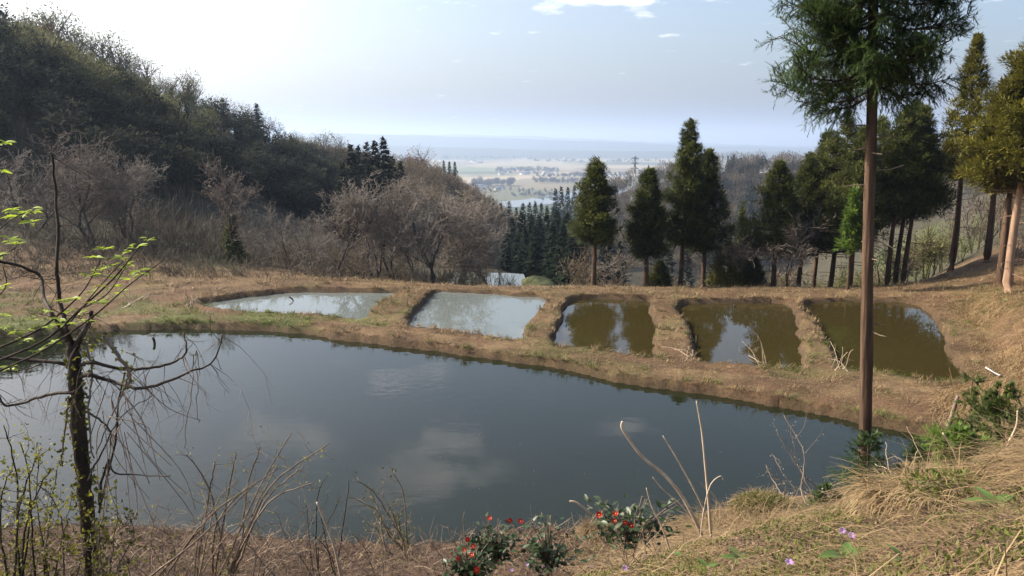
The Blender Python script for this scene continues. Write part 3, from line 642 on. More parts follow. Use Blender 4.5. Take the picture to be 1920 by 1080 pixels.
for a in [
 ('round', 632, 36.6, 368, .3, 'bare tree with reddish twigs and one dark leaning trunk behind the leftmost pond', TWIG_RED, 1.05),
 ('gnarled', 704, 37.0, 336, 1.2, 'large bare tree with dark forked trunk in front of the conifer clump', TWIG_GREY, 1.0),
 ('wide', 738, 38.5, 345, 2.2, 'sprawling bare tree leaning right beside the dark forked tree', TWIG_GREY, 1.1),
 ('wide', 816, 37.2, 340, 4.0, 'bare twin-trunked tree left of the far pond', TWIG_GREY, 1.15),
 ('gnarled', 866, 41.0, 362, 5.1, 'bare tree with pale spreading twigs above the far pond', TWIG_GREY, 1.2),
 ('round', 918, 44.0, 392, 2.9, 'rightmost bare tree of the thicket, reaching toward the dark conifers', TWIG_GREY, 1.2),
 ('round', 432, 41.0, 298, 5.5, 'round crowned bare tree at the foot of the left hill with ivy on its trunk', TWIG_RED, .95),
 ('tall', 548, 41.0, 385, 1.7, 'pale twigged bare tree between the ivy tree and the reddish one', TWIG_GREY, 1.25),
 ('slim', 590, 37.2, 430, .6, 'low bare sapling left of the reddish tree', TWIG_GREY, 1.3),
 ('wide', 188, 42.0, 248, 3.3, 'big bare tree with dense grey crown behind the left field', TWIG_RED, 1.1),
 ('tall', 70, 44.0, 255, 2.0, 'tall bare tree at the left edge below the hill', TWIG_GREY, 1.3),
 ('gnarled', 250, 46.0, 290, 4.4, 'bare tree with pale outstretched twigs right of the big grey one', TWIG_GREY, 1.0),
 ('slim', 476, 38.0, 425, 2.5, 'whitish multi-stemmed sapling on the dyke near the ivy tree', TWIG_GREY, 1.1),
 ('slim', 775, 36.0, 420, 3.9, 'thin bare sapling in front of the twin-trunked tree', TWIG_GREY, 1.3),
 ('slim', 868, 38.0, 470, 1.1, 'low twiggy bush growing at the edge of the far pond', TWIG_GREY, 1.6),
 ('slim', 1475, 34.8, 390, .2, 'bare sapling among the cedars right of the gap', TWIG_RED, 1.1),
 ('slim', 1395, 35.2, 440, 4.2, 'bare spreading sapling in front of the bushy cedars', TWIG_RED, 1.5),
 ('slim', 1175, 36.5, 462, 4.9, 'low bare thicket sapling between the first two cedars', TWIG_GREY, 1.6),
 ('slim', 1640, 37.0, 440, 1.9, 'bare sapling just right of the near trunk at the dyke', TWIG_GREY, 1.4),
 ('slim', 1745, 44.0, 440, 2.9, 'small bare tree with pinkish buds on the meadow edge', TWIG_RED, 1.4),
 ('tall', 1815, 52.0, 350, .9, 'hazy grey bare tree beyond the leaning cedar', TWIG_GREY, 1.2),
 ('slim', 1905, 33.0, 420, 5.9, 'bare shrub among the olive cedar trunks', TWIG_GREY, 1.5),
]:
    bare_tree(a[0], a[1], a[2], a[3], a[4], a[5], a[6], sx=a[7])
# tangled undergrowth round their feet
def undergrowth():
    rng = np.random.default_rng(8); mb = MB(); n = 1250
    px = rng.uniform(-200, 965, n); Y = rng.uniform(31.0, 58, n); x = U_OF(px)*Y; z = height(x, Y); sdd, _ = pond_sd(x, Y); k = (sdd > .5) & ((px < 780) | (Y < 40) | (Y > 53)) & (Y > np.interp(px, [-200, 0, 200, 400, 600, 965], [31, 31, 32, 32.6, 33.6, 35.6])); x, Y, z = x[k], Y[k], z[k]
    for a, b, c in zip(x, Y, z):
        m = rng.integers(6, 13); h = rng.uniform(.3, 1.0)*np.interp(b, [31, 36, 42, 58], [.5, .7, 1.3, 2.0]); p0 = np.array([a, b, c])+rng.normal(size=(m, 3))*np.array([.25, .25, 0]); d = rdirs(rng, m)*.55+np.array([0, 0, .8])
        p1 = p0+d*h*.5; p2 = p1+(d+rng.normal(size=(m, 3))*.4)*h*.35; p3 = p2+(d+rng.normal(size=(m, 3))*.6)*h*.3; t = rng.uniform(.1, .9)
        add_segs(mb, p0, p1, .014, .011, 3, t); add_segs(mb, p1, p2, .011, .009, 3, t); add_segs(mb, p2, p3, .009, .006, 3, t); add_segs(mb, p1, p1+(d+rng.normal(size=(m, 3))*.8)*h*.35, .009, .006, 3, t)
    tag(mb.build('undergrowth', leaf_mat('undergrowth_stem', (.035, .03, .02), (.15, .115, .075), 0, .8)), 'tangled brown undergrowth round the feet of the bare trees', 'undergrowth', kind='stuff')
undergrowth()
# ivy climbing the round bare tree
def ivy():
    rng = np.random.default_rng(5); g = spot(440, 40.6); mb = MB(); st = MB()
    pts = g+np.array([[0, 0, 0], [.04, 0, .6], [.0, 0, 1.2], [.1, .05, 1.9], [.15, 0, 2.5]]); add_tube(st, pts, [.07, .06, .05, .04, .02], 6)
    n = 2600; t = rng.uniform(0, 1, n); c = np.stack([np.interp(t, np.linspace(0, 1, 5), pts[:, k]) for k in range(3)], -1)
    w = np.interp(t, [0, .25, .5, .8, 1], [.65, .6, .42, .3, .12]); o = rdirs(rng, n); P = c+o*w[:, None]*np.sqrt(rng.uniform(.1, 1, n))[:, None]
    P[:, 0] += .25*sstep(.4, 0, t)
    add_leaves(mb, P, o+rng.normal(size=(n, 3))*.4-np.array([0, 0, .4]), .12, .10, rng, rng.uniform(.1, .8, n))
    r = empty('ivy', (0, 0, 0)); st.build('stem', BARK_GREY, r); mb.build('foliage', NEEDLE, r); tag(r, 'dark green ivy climbing the bare tree at the foot of the left hill', 'ivy')
ivy()

# ------------------------------------------------------------------ woods on the hills
def small_tree_arrays(seed, kind):
    """a tree of the far woods: trunk, limbs and leaf clumps; height 1"""
    rng = np.random.default_rng(seed); mb = MB()
    if kind == 'conifer':
        add_segs(mb, [[0, 0, -.05]], [[0, 0, .9]], [.02], [.004], 4, .2)
        n = 760; t = rng.uniform(0, 1, n)**1.25; a = rng.uniform(0, 6.28, n); lay = .75+.25*np.sin(t*38+a)
        r = .21*(1-t)**.8*np.minimum(1, .55+t*4)*lay*np.sqrt(rng.uniform(.25, 1, n)); z = .10+t*.88
        P = np.stack([r*np.cos(a), r*np.sin(a), z], -1); D = np.stack([np.cos(a), np.sin(a), rng.uniform(-.35, .35, n)], -1)+rng.normal(size=(n, 3))*.25
        L = .085*(1.25-.6*t); add_blades(mb, P, D, L, L*.75, tint=rng.uniform(.1, .9, n))
    else:
        nl = 5
        for s in range(2 if kind == 'spring' else 1):
            a0 = rng.uniform(0, 6.28); top = np.array([.07*math.cos(a0), .07*math.sin(a0), .62]); add_segs(mb, [[0, 0, -.05]], [top], [.016], [.009], 3, .25)
            for k in range(nl*2):
                a = rng.uniform(0, 6.28); p = top*rng.uniform(.45, 1); q = p+np.array([math.cos(a)*rng.uniform(.1, .28), math.sin(a)*rng.uniform(.1, .28), rng.uniform(.08, .36)])
                add_segs(mb, [p], [q], [.008], [.003], 3, .3)
                for _ in range(3):
                    add_segs(mb, [p*.4+q*.6], [q+rng.normal(size=3)*.08+np.array([0, 0, .06])], [.004], [.002], 3, .35)
        n = {'spring': 420, 'brown': 300, 'dark': 620}[kind]; nc = 22
        cc = rdirs(rng, nc)*np.array([.30, .30, .30])*rng.uniform(.5, 1, (nc, 1)); cc[:, 2] += .62
        ci = rng.integers(nc, size=n); o = rdirs(rng, n); P = cc[ci]+o*.15*np.sqrt(rng.uniform(.15, 1, n))[:, None]
        L = {'spring': .030, 'brown': .06, 'dark': .062}[kind]*(.6+.8*rng.uniform(0, 1, n))
        D = o+rng.normal(size=(n, 3))*.5 + (np.array([0, 0, .8]) if kind == 'brown' else 0)
        ct = rng.uniform(.15, .9, nc)
        if kind == 'brown': add_blades(mb, P, D, L*1.6, L*.28, tint=ct[ci])
        elif kind == 'dark': add_blades(mb, P, D, L, L*.7, tint=ct[ci])
        else: add_leaves(mb, P, D, L, L*.75, rng, ct[ci])
    return mb.arrays()
VAR = {k: [small_tree_arrays(s, k) for s in range(s0, s0+nv)] for k, s0, nv in (('conifer', 200, 3), ('spring', 210, 5), ('brown', 220, 4), ('dark', 230, 4))}
def scatter(kind, P, S, seed):
    rng = np.random.default_rng(seed); mb = MB(); vi = rng.integers(len(VAR[kind]), size=len(P))
    for v, (V, T, Q, A) in enumerate(VAR[kind]):
        m = np.where(vi == v)[0]
        if not len(m): continue
        a = rng.uniform(0, 6.28, len(m)); c, s = np.cos(a), np.sin(a); sx = S[m]*rng.uniform(.85, 1.35, len(m))
        X = (V[None, :, 0]*c[:, None]-V[None, :, 1]*s[:, None])*sx[:, None]+P[m, 0][:, None]; Yy = (V[None, :, 0]*s[:, None]+V[None, :, 1]*c[:, None])*sx[:, None]+P[m, 1][:, None]
        Z = V[None, :, 2]*S[m][:, None]+P[m, 2][:, None]; W = np.stack([X, Yy, Z], -1).reshape(-1, 3); off = (np.arange(len(m))*len(V))[:, None, None]
        tt = np.clip(A[None, :]*.6+rng.uniform(-.1, .5, len(m))[:, None], 0, 1).ravel()
        mb.add(W, (T[None]+off).reshape(-1, 3), (Q[None]+off).reshape(-1, 4) if len(Q) else None, tt)
    return mb
def wood_points(n, pxr, yr, seed, cond=None):
    rng = np.random.default_rng(seed); px = rng.uniform(pxr[0], pxr[1], n*3); Y = np.sqrt(rng.uniform(yr[0]**2, yr[1]**2, n*3))
    if cond is not None: k = cond(px, Y); px = px[k]; Y = Y[k]
    px = px[:n]; Y = Y[:n]; x = U_OF(px)*Y; return np.stack([x, Y, height(x, Y)], -1), rng
P, rg = wood_points(640, (-420, 680), (56, 118), 61, lambda px, Y: Y > np.interp(px, [0, 250, 400, 560, 680], [54, 56, 66, 84, 100]))
_sp = np.linspace(-450, 700, 60); _sy = np.array([(lambda Y: Y[np.argmax((height(U_OF(p)*Y, Y)-CAM_H)/Y)])(np.linspace(60, 190, 200)) for p in _sp])
S = rg.uniform(2.6, 5.2, len(P)); S = np.where(P[:, 1] > np.interp(P[:, 0]/P[:, 1]*FPX*CP+960, _sp, _sy)-16, S*.36, S)
P3, _ = wood_points(160, (540, 690), (95, 200), 67); P = np.concatenate([P, P3]); S = np.concatenate([S, rg.uniform(3, 5.5, len(P3))])
P4, r4 = wood_points(460, (-300, 640), (60, 125), 68, lambda px, Y: (Y > np.interp(px, _sp, _sy)-34) & (Y < np.interp(px, _sp, _sy)+2) & (px > 60))
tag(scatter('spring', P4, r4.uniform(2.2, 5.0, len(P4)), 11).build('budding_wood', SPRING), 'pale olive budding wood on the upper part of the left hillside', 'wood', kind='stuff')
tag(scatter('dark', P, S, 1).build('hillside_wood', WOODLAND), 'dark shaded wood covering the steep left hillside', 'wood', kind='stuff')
P, rg = wood_points(60, (560, 700), (150, 230), 62); P2, _ = wood_points(330, (640, 965), (95, 235), 63, lambda px, Y: Y > np.interp(px, [640, 800, 965], [120, 110, 150]))
P = np.concatenate([P, P2]); tag(scatter('brown', P, rg.uniform(3.6, 6.2, len(P)), 2).build('leafless_wood', WOODLAND_BROWN), 'brown leafless wood on the spur behind the bare trees', 'wood', kind='stuff')
P, rg = wood_points(950, (1090, 1950), (235, 440), 64)
tag(scatter('brown', P, rg.uniform(7, 13, len(P)), 3).build('valley_side_wood', WOODLAND_BROWN), 'hazy leafless wood on the far side of the valley', 'wood', kind='stuff')
P, rg = wood_points(420, (1080, 1950), (44, 130), 65, lambda px, Y: (px < 1560) | ((px > 1600) & (Y < 60)))
tag(scatter('brown', P, rg.uniform(1.6, 4.0, len(P)), 4).build('scrub', WOODLAND_BROWN), 'brown scrub on the slope below the far dyke', 'scrub', kind='stuff')
P, rg = wood_points(120, (1380, 1800), (42, 90), 69, lambda px, Y: (px < 1600) | (Y < 52)); tag(scatter('spring', P, rg.uniform(1.4, 3.6, len(P)), 12).build('olive_scrub', SPRING), 'olive green scrub seen between the cedar trunks', 'scrub', kind='stuff')
# a dark evergreen flank inside the spur and on the valley side
P, rg = wood_points(230, (1100, 1800), (240, 425), 70); tag(scatter('dark', P, rg.uniform(7, 11, len(P)), 13).build('valley_side_evergreens', WOODLAND), 'bluish evergreen trees mixed into the wood on the far side of the valley', 'wood', kind='stuff')
P, rg = wood_points(60, (1330, 1480), (300, 370), 66); tag(scatter('conifer', P, rg.uniform(6, 9, len(P)), 5).build('valley_side_conifers', NEEDLE_DARK), 'dark conifer plantation on the far side of the valley', 'conifers', kind='stuff')

def tree_proto(kind, seed, leaf):
    V, T, Q, A = small_tree_arrays(seed, kind); me_all = []
    nb = len(Q)*2
    root = bpy.data.objects.new('tree', None)
    # faces of four corners are wood, triangles are foliage
    uq = np.unique(Q); mq = np.full(len(V), -1); mq[uq] = np.arange(len(uq)); ut = np.unique(T); mt = np.full(len(V), -1); mt[ut] = np.arange(len(ut))
    tr = new_mesh('trunk', V[uq], [mq[Q]], {'tint': A[uq]}); tr.materials.append(BARK_GREY)
    cr = new_mesh('crown', V[ut], [mt[T]], {'tint': A[ut]}); cr.materials.append(leaf)
    return tr, cr
ORD = ['leftmost', 'second', 'third', 'fourth', 'fifth', 'sixth', 'seventh', 'eighth', 'ninth', 'tenth', 'eleventh', 'twelfth', 'thirteenth', 'fourteenth', 'fifteenth']
def nth(i): return ORD[i] if i == 0 else ORD[i]+' from the left'
def place_tree(pm, name, P, H, rz, label, cat, group, sx=1.0):
    root = empty(name, P, rz); root.scale = (H*sx, H*sx, H); tag(root, label, cat, group); link('trunk', pm[0], None, root); link('crown', pm[1], None, root); return root
rng = np.random.default_rng(77)
SPRING_P = [tree_proto('spring', s, SPRING) for s in (301, 302, 303, 304)]; CON_P = [tree_proto('conifer', s, NEEDLE_DARK) for s in (311, 312, 313)]
DARK_P = tree_proto('dark', 321, WOODLAND); RUST_P = tree_proto('spring', 322, RUST)
# ridge trees against the sky: put each where the hill's skyline is
def skyline_Y(px, y0, y1):
    Y = np.linspace(y0, y1, 160); x = U_OF(px)*Y; z = height(x, Y); return Y[np.argmax((z-CAM_H)/Y)]
xs = np.concatenate([np.linspace(95, 330, 14), np.linspace(355, 640, 15)])
for i, px in enumerate(xs):
    px = px+rng.uniform(-6, 6); Y = skyline_Y(px, 70, 190)+rng.uniform(-4, 3); Hh = np.interp(px, [95, 150, 260, 330, 380, 640], [6.0, 8.2, 8.0, 5.5, 6.5, 8.2])*rng.uniform(.85, 1.1)
    place_tree(SPRING_P[i % 4], 'budding_tree', on_ground(px, Y), Hh, rng.uniform(0, 6), ('pale budding tree, %s in the left group along the ridge skyline' % nth(i)) if i < 14 else ('pale budding tree, %s in the right group along the ridge skyline' % nth(i-14)), 'tree', 'budding trees along the left ridge', .95)
for px, H_, lab in ((20, 8.0, 'bulky dark evergreen tree high on the ridge at the left edge'), (52, 6.0, 'dark evergreen tree right of the bulky one on the ridge')):
    place_tree(DARK_P, 'evergreen_tree', on_ground(px, skyline_Y(px, 70, 140)-1), H_, px, lab, 'tree', None, 1.3)
place_tree(RUST_P, 'rusty_tree', on_ground(140, skyline_Y(140, 70, 150)-6), 6.0, .4, 'rust coloured budding tree below the left ridge', 'tree', None)
for px, H_, lab in ((443, 6.5, 'small dark conifer poking up from the left ridge'), (503, 8.2, 'larger dark conifer on the ridge with a spreading top')):
    place_tree(CON_P[0], 'conifer', on_ground(px, skyline_Y(px, 90, 200)-2), H_, px, lab, 'conifer', None, 1.4)
place_tree(RUST_P, 'rusty_tree', on_ground(795, 190), 9.0, 2.0, 'rust coloured budding tree on the crest of the brown spur', 'tree', None, 1.2)
# conifer clump behind the bare trees
for i, (px, pt) in enumerate([(652, 300), (668, 268), (681, 272), (697, 264), (712, 262), (728, 258), (742, 290), (757, 300), (700, 310), (725, 315), (675, 330), (640, 345)]):
    Y = 84+5*(i % 4); g = on_ground(px, Y); place_tree(CON_P[i % 3], 'conifer', g, top_z(pt, Y)-g[2], i*1.3, 'tall dark conifer in the clump behind the bare trees, %s' % nth([640, 652, 668, 675, 681, 697, 700, 712, 725, 728, 742, 757].index(px)), 'conifer', 'conifer clump behind the bare trees', 1.0)
for i, (px, pt) in enumerate([(836, 300), (846, 302), (856, 303), (775, 295)]):
    Y = 200; g = on_ground(px, Y); place_tree(CON_P[i % 3], 'conifer', g, max(top_z(pt, Y)-g[2], 5), i*2.1, 'small dark conifer on the crest of the brown spur, '+['second from the left', 'third from the left', 'rightmost', 'leftmost and apart'][i], 'conifer', 'conifers on the crest of the spur', 1.0)
# dark plantation in the valley
k = 0
for px, pt, Y in [(905, 395, 150), (925, 385, 165), (940, 380, 175), (955, 376, 190), (968, 388, 170), (980, 380, 185), (992, 378, 200), (1003, 376, 215), (1014, 380, 205), (1024, 384, 200), (1036, 388, 190), (1046, 395, 180), (1058, 402, 170), (1070, 410, 150),
        (960, 420, 110), (978, 410, 105), (995, 415, 100), (1010, 420, 95), (1025, 408, 98), (1042, 405, 96), (1060, 412, 92), (1078, 420, 90), (985, 440, 85), (1003, 436, 80), (1035, 430, 78), (1055, 432, 76), (1072, 440, 74), (1090, 445, 78), (948, 445, 100), (1140, 440, 90), (1160, 450, 95), (1090, 400, 130), (1130, 420, 140), (1250, 440, 110), (1285, 450, 120), (1345, 440, 130), (866, 455, 56), (884, 462, 57), (900, 470, 58)]:
    g = on_ground(px, Y); H_ = max(top_z(pt-(14 if 14 <= k < 29 else 0), Y)-g[2], 6); place_tree(CON_P[k % 3], 'conifer', g, H_, k*1.7, ('dark conifer in the back row of the valley plantation, %s' % nth(k)) if k < 14 else ('dark conifer in the front rows of the valley plantation, %s' % nth(sorted([960, 978, 995, 1010, 1025, 1042, 1060, 1078, 985, 1003, 1035, 1055, 1072, 1090, 948]).index(px))) if k < 29 else 'dark conifer standing alone low in the valley behind the dyke trees', 'conifer', 'valley conifer plantation', max(.75, min(1.0, 12/H_))); k += 1
for i, (px, pt) in enumerate([(1040, 352), (1050, 348), (1062, 350), (1074, 346), (1086, 352), (1098, 350)]):
    Y = 330+i*6; g = on_ground(px, Y); place_tree(CON_P[i % 3], 'conifer', g, top_z(pt, Y)-g[2] if top_z(pt, Y)-g[2] > 10 else 18, i*.9, 'bluish hazy conifer beside the river gap, '+nth(i), 'conifer', 'conifers beside the river gap', .8)
for i, (px, pt) in enumerate([(1352, 292), (1362, 288), (1376, 296), (1398, 295), (1404, 293), (1460, 303), (1470, 304), (1480, 306)]):
    Y = 415; g = on_ground(px, Y); place_tree(CON_P[i % 3], 'conifer', g, min(max(top_z(pt, Y)-g[2], 7), 11), i*1.9, 'small conifer on the skyline of the far valley side, '+nth(i), 'conifer', 'conifers on the far valley side', 1.0)

# ------------------------------------------------------------------ the near cedar
def spray(mb, P, D, L, n, nl, nw, rng, tint):
    """needle shoots: a short twig set all round with forward-pointing needles"""
    P = np.asarray(P, float); m = len(P); D, A, B = frames(np.asarray(D, float))
    t = np.tile(np.linspace(.06, 1, n), m); i = np.repeat(np.arange(m), n); a = rng.uniform(0, 6.28, m*n); LL = np.broadcast_to(np.asarray(L, float), (m,))[i]
    sag = np.array([0, 0, 1.0])*(t**2*LL*rng.uniform(-.22, .12, m)[i])[:, None]
    Q = P[i]+D[i]*(t*LL)[:, None]+sag; side = A[i]*np.cos(a)[:, None]+B[i]*np.sin(a)[:, None]
    nd = D[i]*.95+side*.62*(1.1-.5*t)[:, None]
    add_blades(mb, Q, nd, nl*(.7+.6*rng.uniform(0, 1, m*n)), nw, tint=np.broadcast_to(np.asarray(tint, float), (m,))[i])
DEAD_TWIG = bark_mat('dead_twig', (.08, .06, .045), (.24, .18, .135), (9, 9, 9), .3)
def near_cedar():
    rng = np.random.default_rng(42); Y = 10.3; b0 = at_depth(1621, 900, Y); base = np.array([b0[0], Y, float(height(b0[:1], np.array([Y]))[0])]); H = 14.5; root = empty('cedar', base)
    t0 = at_depth(1635, 160, Y); ln = (t0[0]-base[0])/(t0[2]-base[2])
    zs = np.concatenate([np.linspace(-.3, 6.6, 60), np.linspace(6.8, H, 24)]); up = np.clip(zs/H, 0, 1)
    pts = np.stack([zs*ln+.012*np.sin(zs*1.4), .01*np.cos(zs*1.1), zs], -1)
    rad = .083*(1-.68*up)*(1+.45*np.exp(-np.maximum(zs, 0)/.25))
    # bark in long vertical ridges
    sides = 40; ang = np.arange(sides)*2*math.pi/sides; ridge = vnoise(ang[None, :]*5.1+np.sin(zs*.9)[:, None]*.35, zs[:, None]*1.1+0*ang[None, :], 3)+.5*vnoise(ang[None, :]*11, zs[:, None]*3.0, 4)
    Rr = rad[:, None]*(.90+.20*ridge); V = pts[:, None, :]+Rr[:, :, None]*np.stack([np.cos(ang), np.sin(ang), 0*ang], -1)[None]
    i = np.arange(len(zs)-1)[:, None]*sides; k = np.arange(sides)[None, :]; k2 = (k+1) % sides
    tb = MB(); tb.add(V.reshape(-1, 3), None, np.stack([i+k, i+k2, i+k2+sides, i+k+sides], -1).reshape(-1, 4), .5); tb.build('trunk', BARK_CEDAR, root, smooth=True)
    st = MB(); nz = 14; zz = rng.uniform(2.2, 5.9, nz); aa = rng.uniform(0, 6.28, nz); ll = rng.uniform(.08, .5, nz); p0 = np.stack([zz*ln, 0*zz, zz], -1); dd = np.stack([np.cos(aa), np.sin(aa), rng.uniform(-.35, .1, nz)], -1); p1 = p0+dd*(.08+ll*.6)[:, None]; add_segs(st, p0, p1, .011, .008, 5); add_segs(st, p1, p1+(dd+rng.normal(size=dd.shape)*.3)*(ll*.5)[:, None], .008, .003, 4)
    st.build('dead_twigs', DEAD_TWIG, root)['kind'] = 'stuff'
    br = MB(); fol = MB()
    zcam = CAM_H-base[2]
    def limb(z0, az, L, rise, fine):
        n = 9; t = np.linspace(0, 1, n); dr = np.array([math.cos(az), math.sin(az), 0]); p0 = np.array([z0*ln, 0, z0])
        pts = p0+dr*(t*L)[:, None]; pts[:, 2] += (-.20*np.sin(t*2.6)+rise*t**2)*L; pts += rng.normal(size=pts.shape)*.012*L
        add_tube(br, pts, np.linspace(.020, .005, n), 5)
        ns_ = int((40 if fine else 9)*L/1.4); tt = rng.uniform(.16, 1.0, ns_); q = np.stack([np.interp(tt, t, pts[:, c]) for c in range(3)], -1)
        tang = np.stack([np.interp(tt, t, np.gradient(pts[:, c], t)) for c in range(3)], -1); tang /= np.linalg.norm(tang, axis=1, keepdims=True)
        s = rdirs(rng, ns_); d = tang*.8+s*.75+np.array([0, 0, -.15]); d /= np.linalg.norm(d, axis=1, keepdims=True); ll = rng.uniform(.22, .46, ns_)*(1.15-.45*tt)
        add_segs(br, q, q+d*ll[:, None]*.8, .006, .003, 3); tint = rng.uniform(.1, .8, ns_)
        if fine:
            spray(fol, q, d, ll, 26, .052, .011, rng, tint)
            for c in range(6):
                f = rng.uniform(.2, .95, ns_)[:, None]; dd = d*.75+rdirs(rng, ns_)*.75; spray(fol, q+d*ll[:, None]*f, dd, ll*rng.uniform(.35, .65, ns_), 17, .050, .011, rng, tint+rng.normal()*.08)
        else: spray(fol, q, d, ll*1.5, 9, .22, .06, rng, tint)
    # limbs the photograph shows
    for z0, az, L, rise in [(5.75, 2.9, 1.05, .05), (5.85, 3.4, .95, -.05), (5.95, .25, 1.15, .05), (6.0, 2.75, 1.45, .10), (6.1, -.25, 1.2, .0), (6.15, 3.25, 1.35, .10), (6.2, 4.6, .9, -.1), (6.3, .5, 1.3, .08), (6.35, 5.3, 1.0, -.1), (6.4, 4.2, 1.0, -.05),
            (6.5, 3.05, 1.5, .16), (6.55, .05, 1.45, .12), (6.6, 1.5, 1.1, 0), (6.6, 5.0, 1.0, -.1), (6.7, 2.5, 1.3, .1), (6.75, -.4, 1.35, .1), (6.8, 3.6, 1.3, .05), (6.85, 4.5, 1.0, -.05), (6.95, .3, 1.45, .18), (7.0, 3.0, 1.55, .2), (7.05, 5.5, 1.2, 0), (7.1, 1.9, 1.1, .1), (7.2, 3.9, 1.25, .05), (7.25, -.1, 1.5, .18), (7.35, 2.7, 1.5, .15), (7.4, 4.9, 1.1, 0), (7.5, .7, 1.3, .1), (7.6, 3.3, 1.5, .2), (7.65, 5.8, 1.4, .1), (7.75, 2.2, 1.2, .1), (7.85, 4.3, 1.2, .05), (7.95, 3.0, 1.5, .2), (8.0, .1, 1.5, .2)]:
        limb(z0, az, L*.80, rise, True)
    for z0 in np.linspace(6.0, 8.3, 44): limb(z0, rng.uniform(0, 6.28), rng.uniform(.6, 1.1), rng.uniform(-.05, .15), True)
    for z0 in np.linspace(8.2, 13.9, 42): limb(z0, rng.uniform(0, 6.28), 1.6*(1-(z0-8)/7.5)+.25, .2, False)
    br.build('branches', BARK_CEDAR, root)['kind'] = 'stuff'; fol.build('crown', NEEDLE_NEAR, root)
    tag(root, 'near cedar with tall bare reddish trunk crossing the whole right side of the view', 'cedar')
near_cedar()
def cedar_sprout(px, Y, h, w, seed, label, mat, stem_h=None, n=60, dz=0.0):
    """young cedar or sucker growth of needle sprays"""
    rng = np.random.default_rng(seed); g = on_ground(px, Y)+np.array([0, 0, dz]); root = empty('young_cedar', g); st = MB(); fol = MB()
    pts = np.stack([np.zeros(6)+.03*np.sin(np.arange(6)), np.zeros(6), np.linspace(-.05, h, 6)], -1); add_tube(st, pts, np.linspace(.012+.012*h, .004, 6), 6); st.build('trunk', BARK_CEDAR, root)
    z = rng.uniform(.06, 1, n)**.9*h; a = rng.uniform(0, 6.28, n); L = w*(1.05-z/h*.8)*rng.uniform(.6, 1.1, n); d = np.stack([np.cos(a), np.sin(a), rng.uniform(-.15, .45, n)], -1); p = np.stack([0*z, 0*z, z], -1)
    t = rng.uniform(.1, .9, n); spray(fol, p, d, L, 26, .055, .013, rng, t)
    for c in range(7):
        f = rng.uniform(.2, 1, n)[:, None]; spray(fol, p+d/np.linalg.norm(d, axis=1, keepdims=True)*L[:, None]*f, d*.8+rdirs(rng, n)*.8, L*.45, 15, .05, .013, rng, t)
    fol.build('crown', mat, root); tag(root, label, 'young cedar'); return root
cedar_sprout(1660, 9.7, .95, .52, 51, 'green cedar sucker growth round the foot of the near trunk', NEEDLE_NEAR, n=60)
cedar_sprout(1585, 8.9, .38, .28, 52, 'small dark cedar seedling left of the near trunk', NEEDLE_NEAR, n=30)
cedar_sprout(1760, 9.4, .55, .40, 53, 'feathery dark cedar seedling above the straw heap', NEEDLE_NEAR, n=40)
cedar_sprout(1850, 7.6, 1.05, .34, 54, 'tall young cedar at the right bank in front of the dyke', leaf_mat('sapling_foliage', (.06, .085, .02), (.14, .17, .04), .4, .55, .3, 3.0), n=26)
cedar_sprout(1832, 6.6, .45, .45, 55, 'bright green low young cedar right of the straw heap', NEEDLE_BRIGHT, n=45)
cedar_sprout(1905, 6.9, .75, .40, 56, 'young cedar cut by the right edge above the broad leaves', leaf_mat('edge_sapling_foliage', (.04, .06, .014), (.10, .13, .028), .35, .55, .3, 3.0), n=50)
g = on_ground(1588, 31.5); cedar('young_cedar', g, top_z(345, 31.5)-g[2], top_z(470, 31.5)-g[2], .62, 190, (0, 0), 70, 40, .20, .22, NEEDLE_BRIGHT, BARK_CEDAR, .05, 'bright yellow green young cedar in front of the dark grove', 'young cedar')

# ------------------------------------------------------------------ grass and straw on the dykes and the bank
GRASS = leaf_mat('grass_blade', (.075, .10, .02), (.17, .20, .04), .35, .6, .25, 1.0, .3)
STRAW = leaf_mat('straw', (.085, .052, .025), (.37, .262, .135), .25, .6, .25, 1.0, .4)
LITTER = leaf_mat('leaf_litter', (.085, .05, .032), (.27, .175, .115), .15, .7, .2, 2.0, .4)
DYKE_STRAW = leaf_mat('dyke_straw', (.095, .060, .030), (.47, .345, .185), .25, .6, .2, 1.0, .5)
def field_points(n, xr, yr, seed):
    rng = np.random.default_rng(seed); x = rng.uniform(xr[0], xr[1], n); y = rng.uniform(yr[0], yr[1], n); k = np.abs(x) < y*.80+1.0
    x, y = x[k], y[k]; sd, lev = pond_sd(x, y); k = sd > .06; x, y, sd = x[k], y[k], sd[k]; return np.stack([x, y, height(x, y)], -1), sd, rng
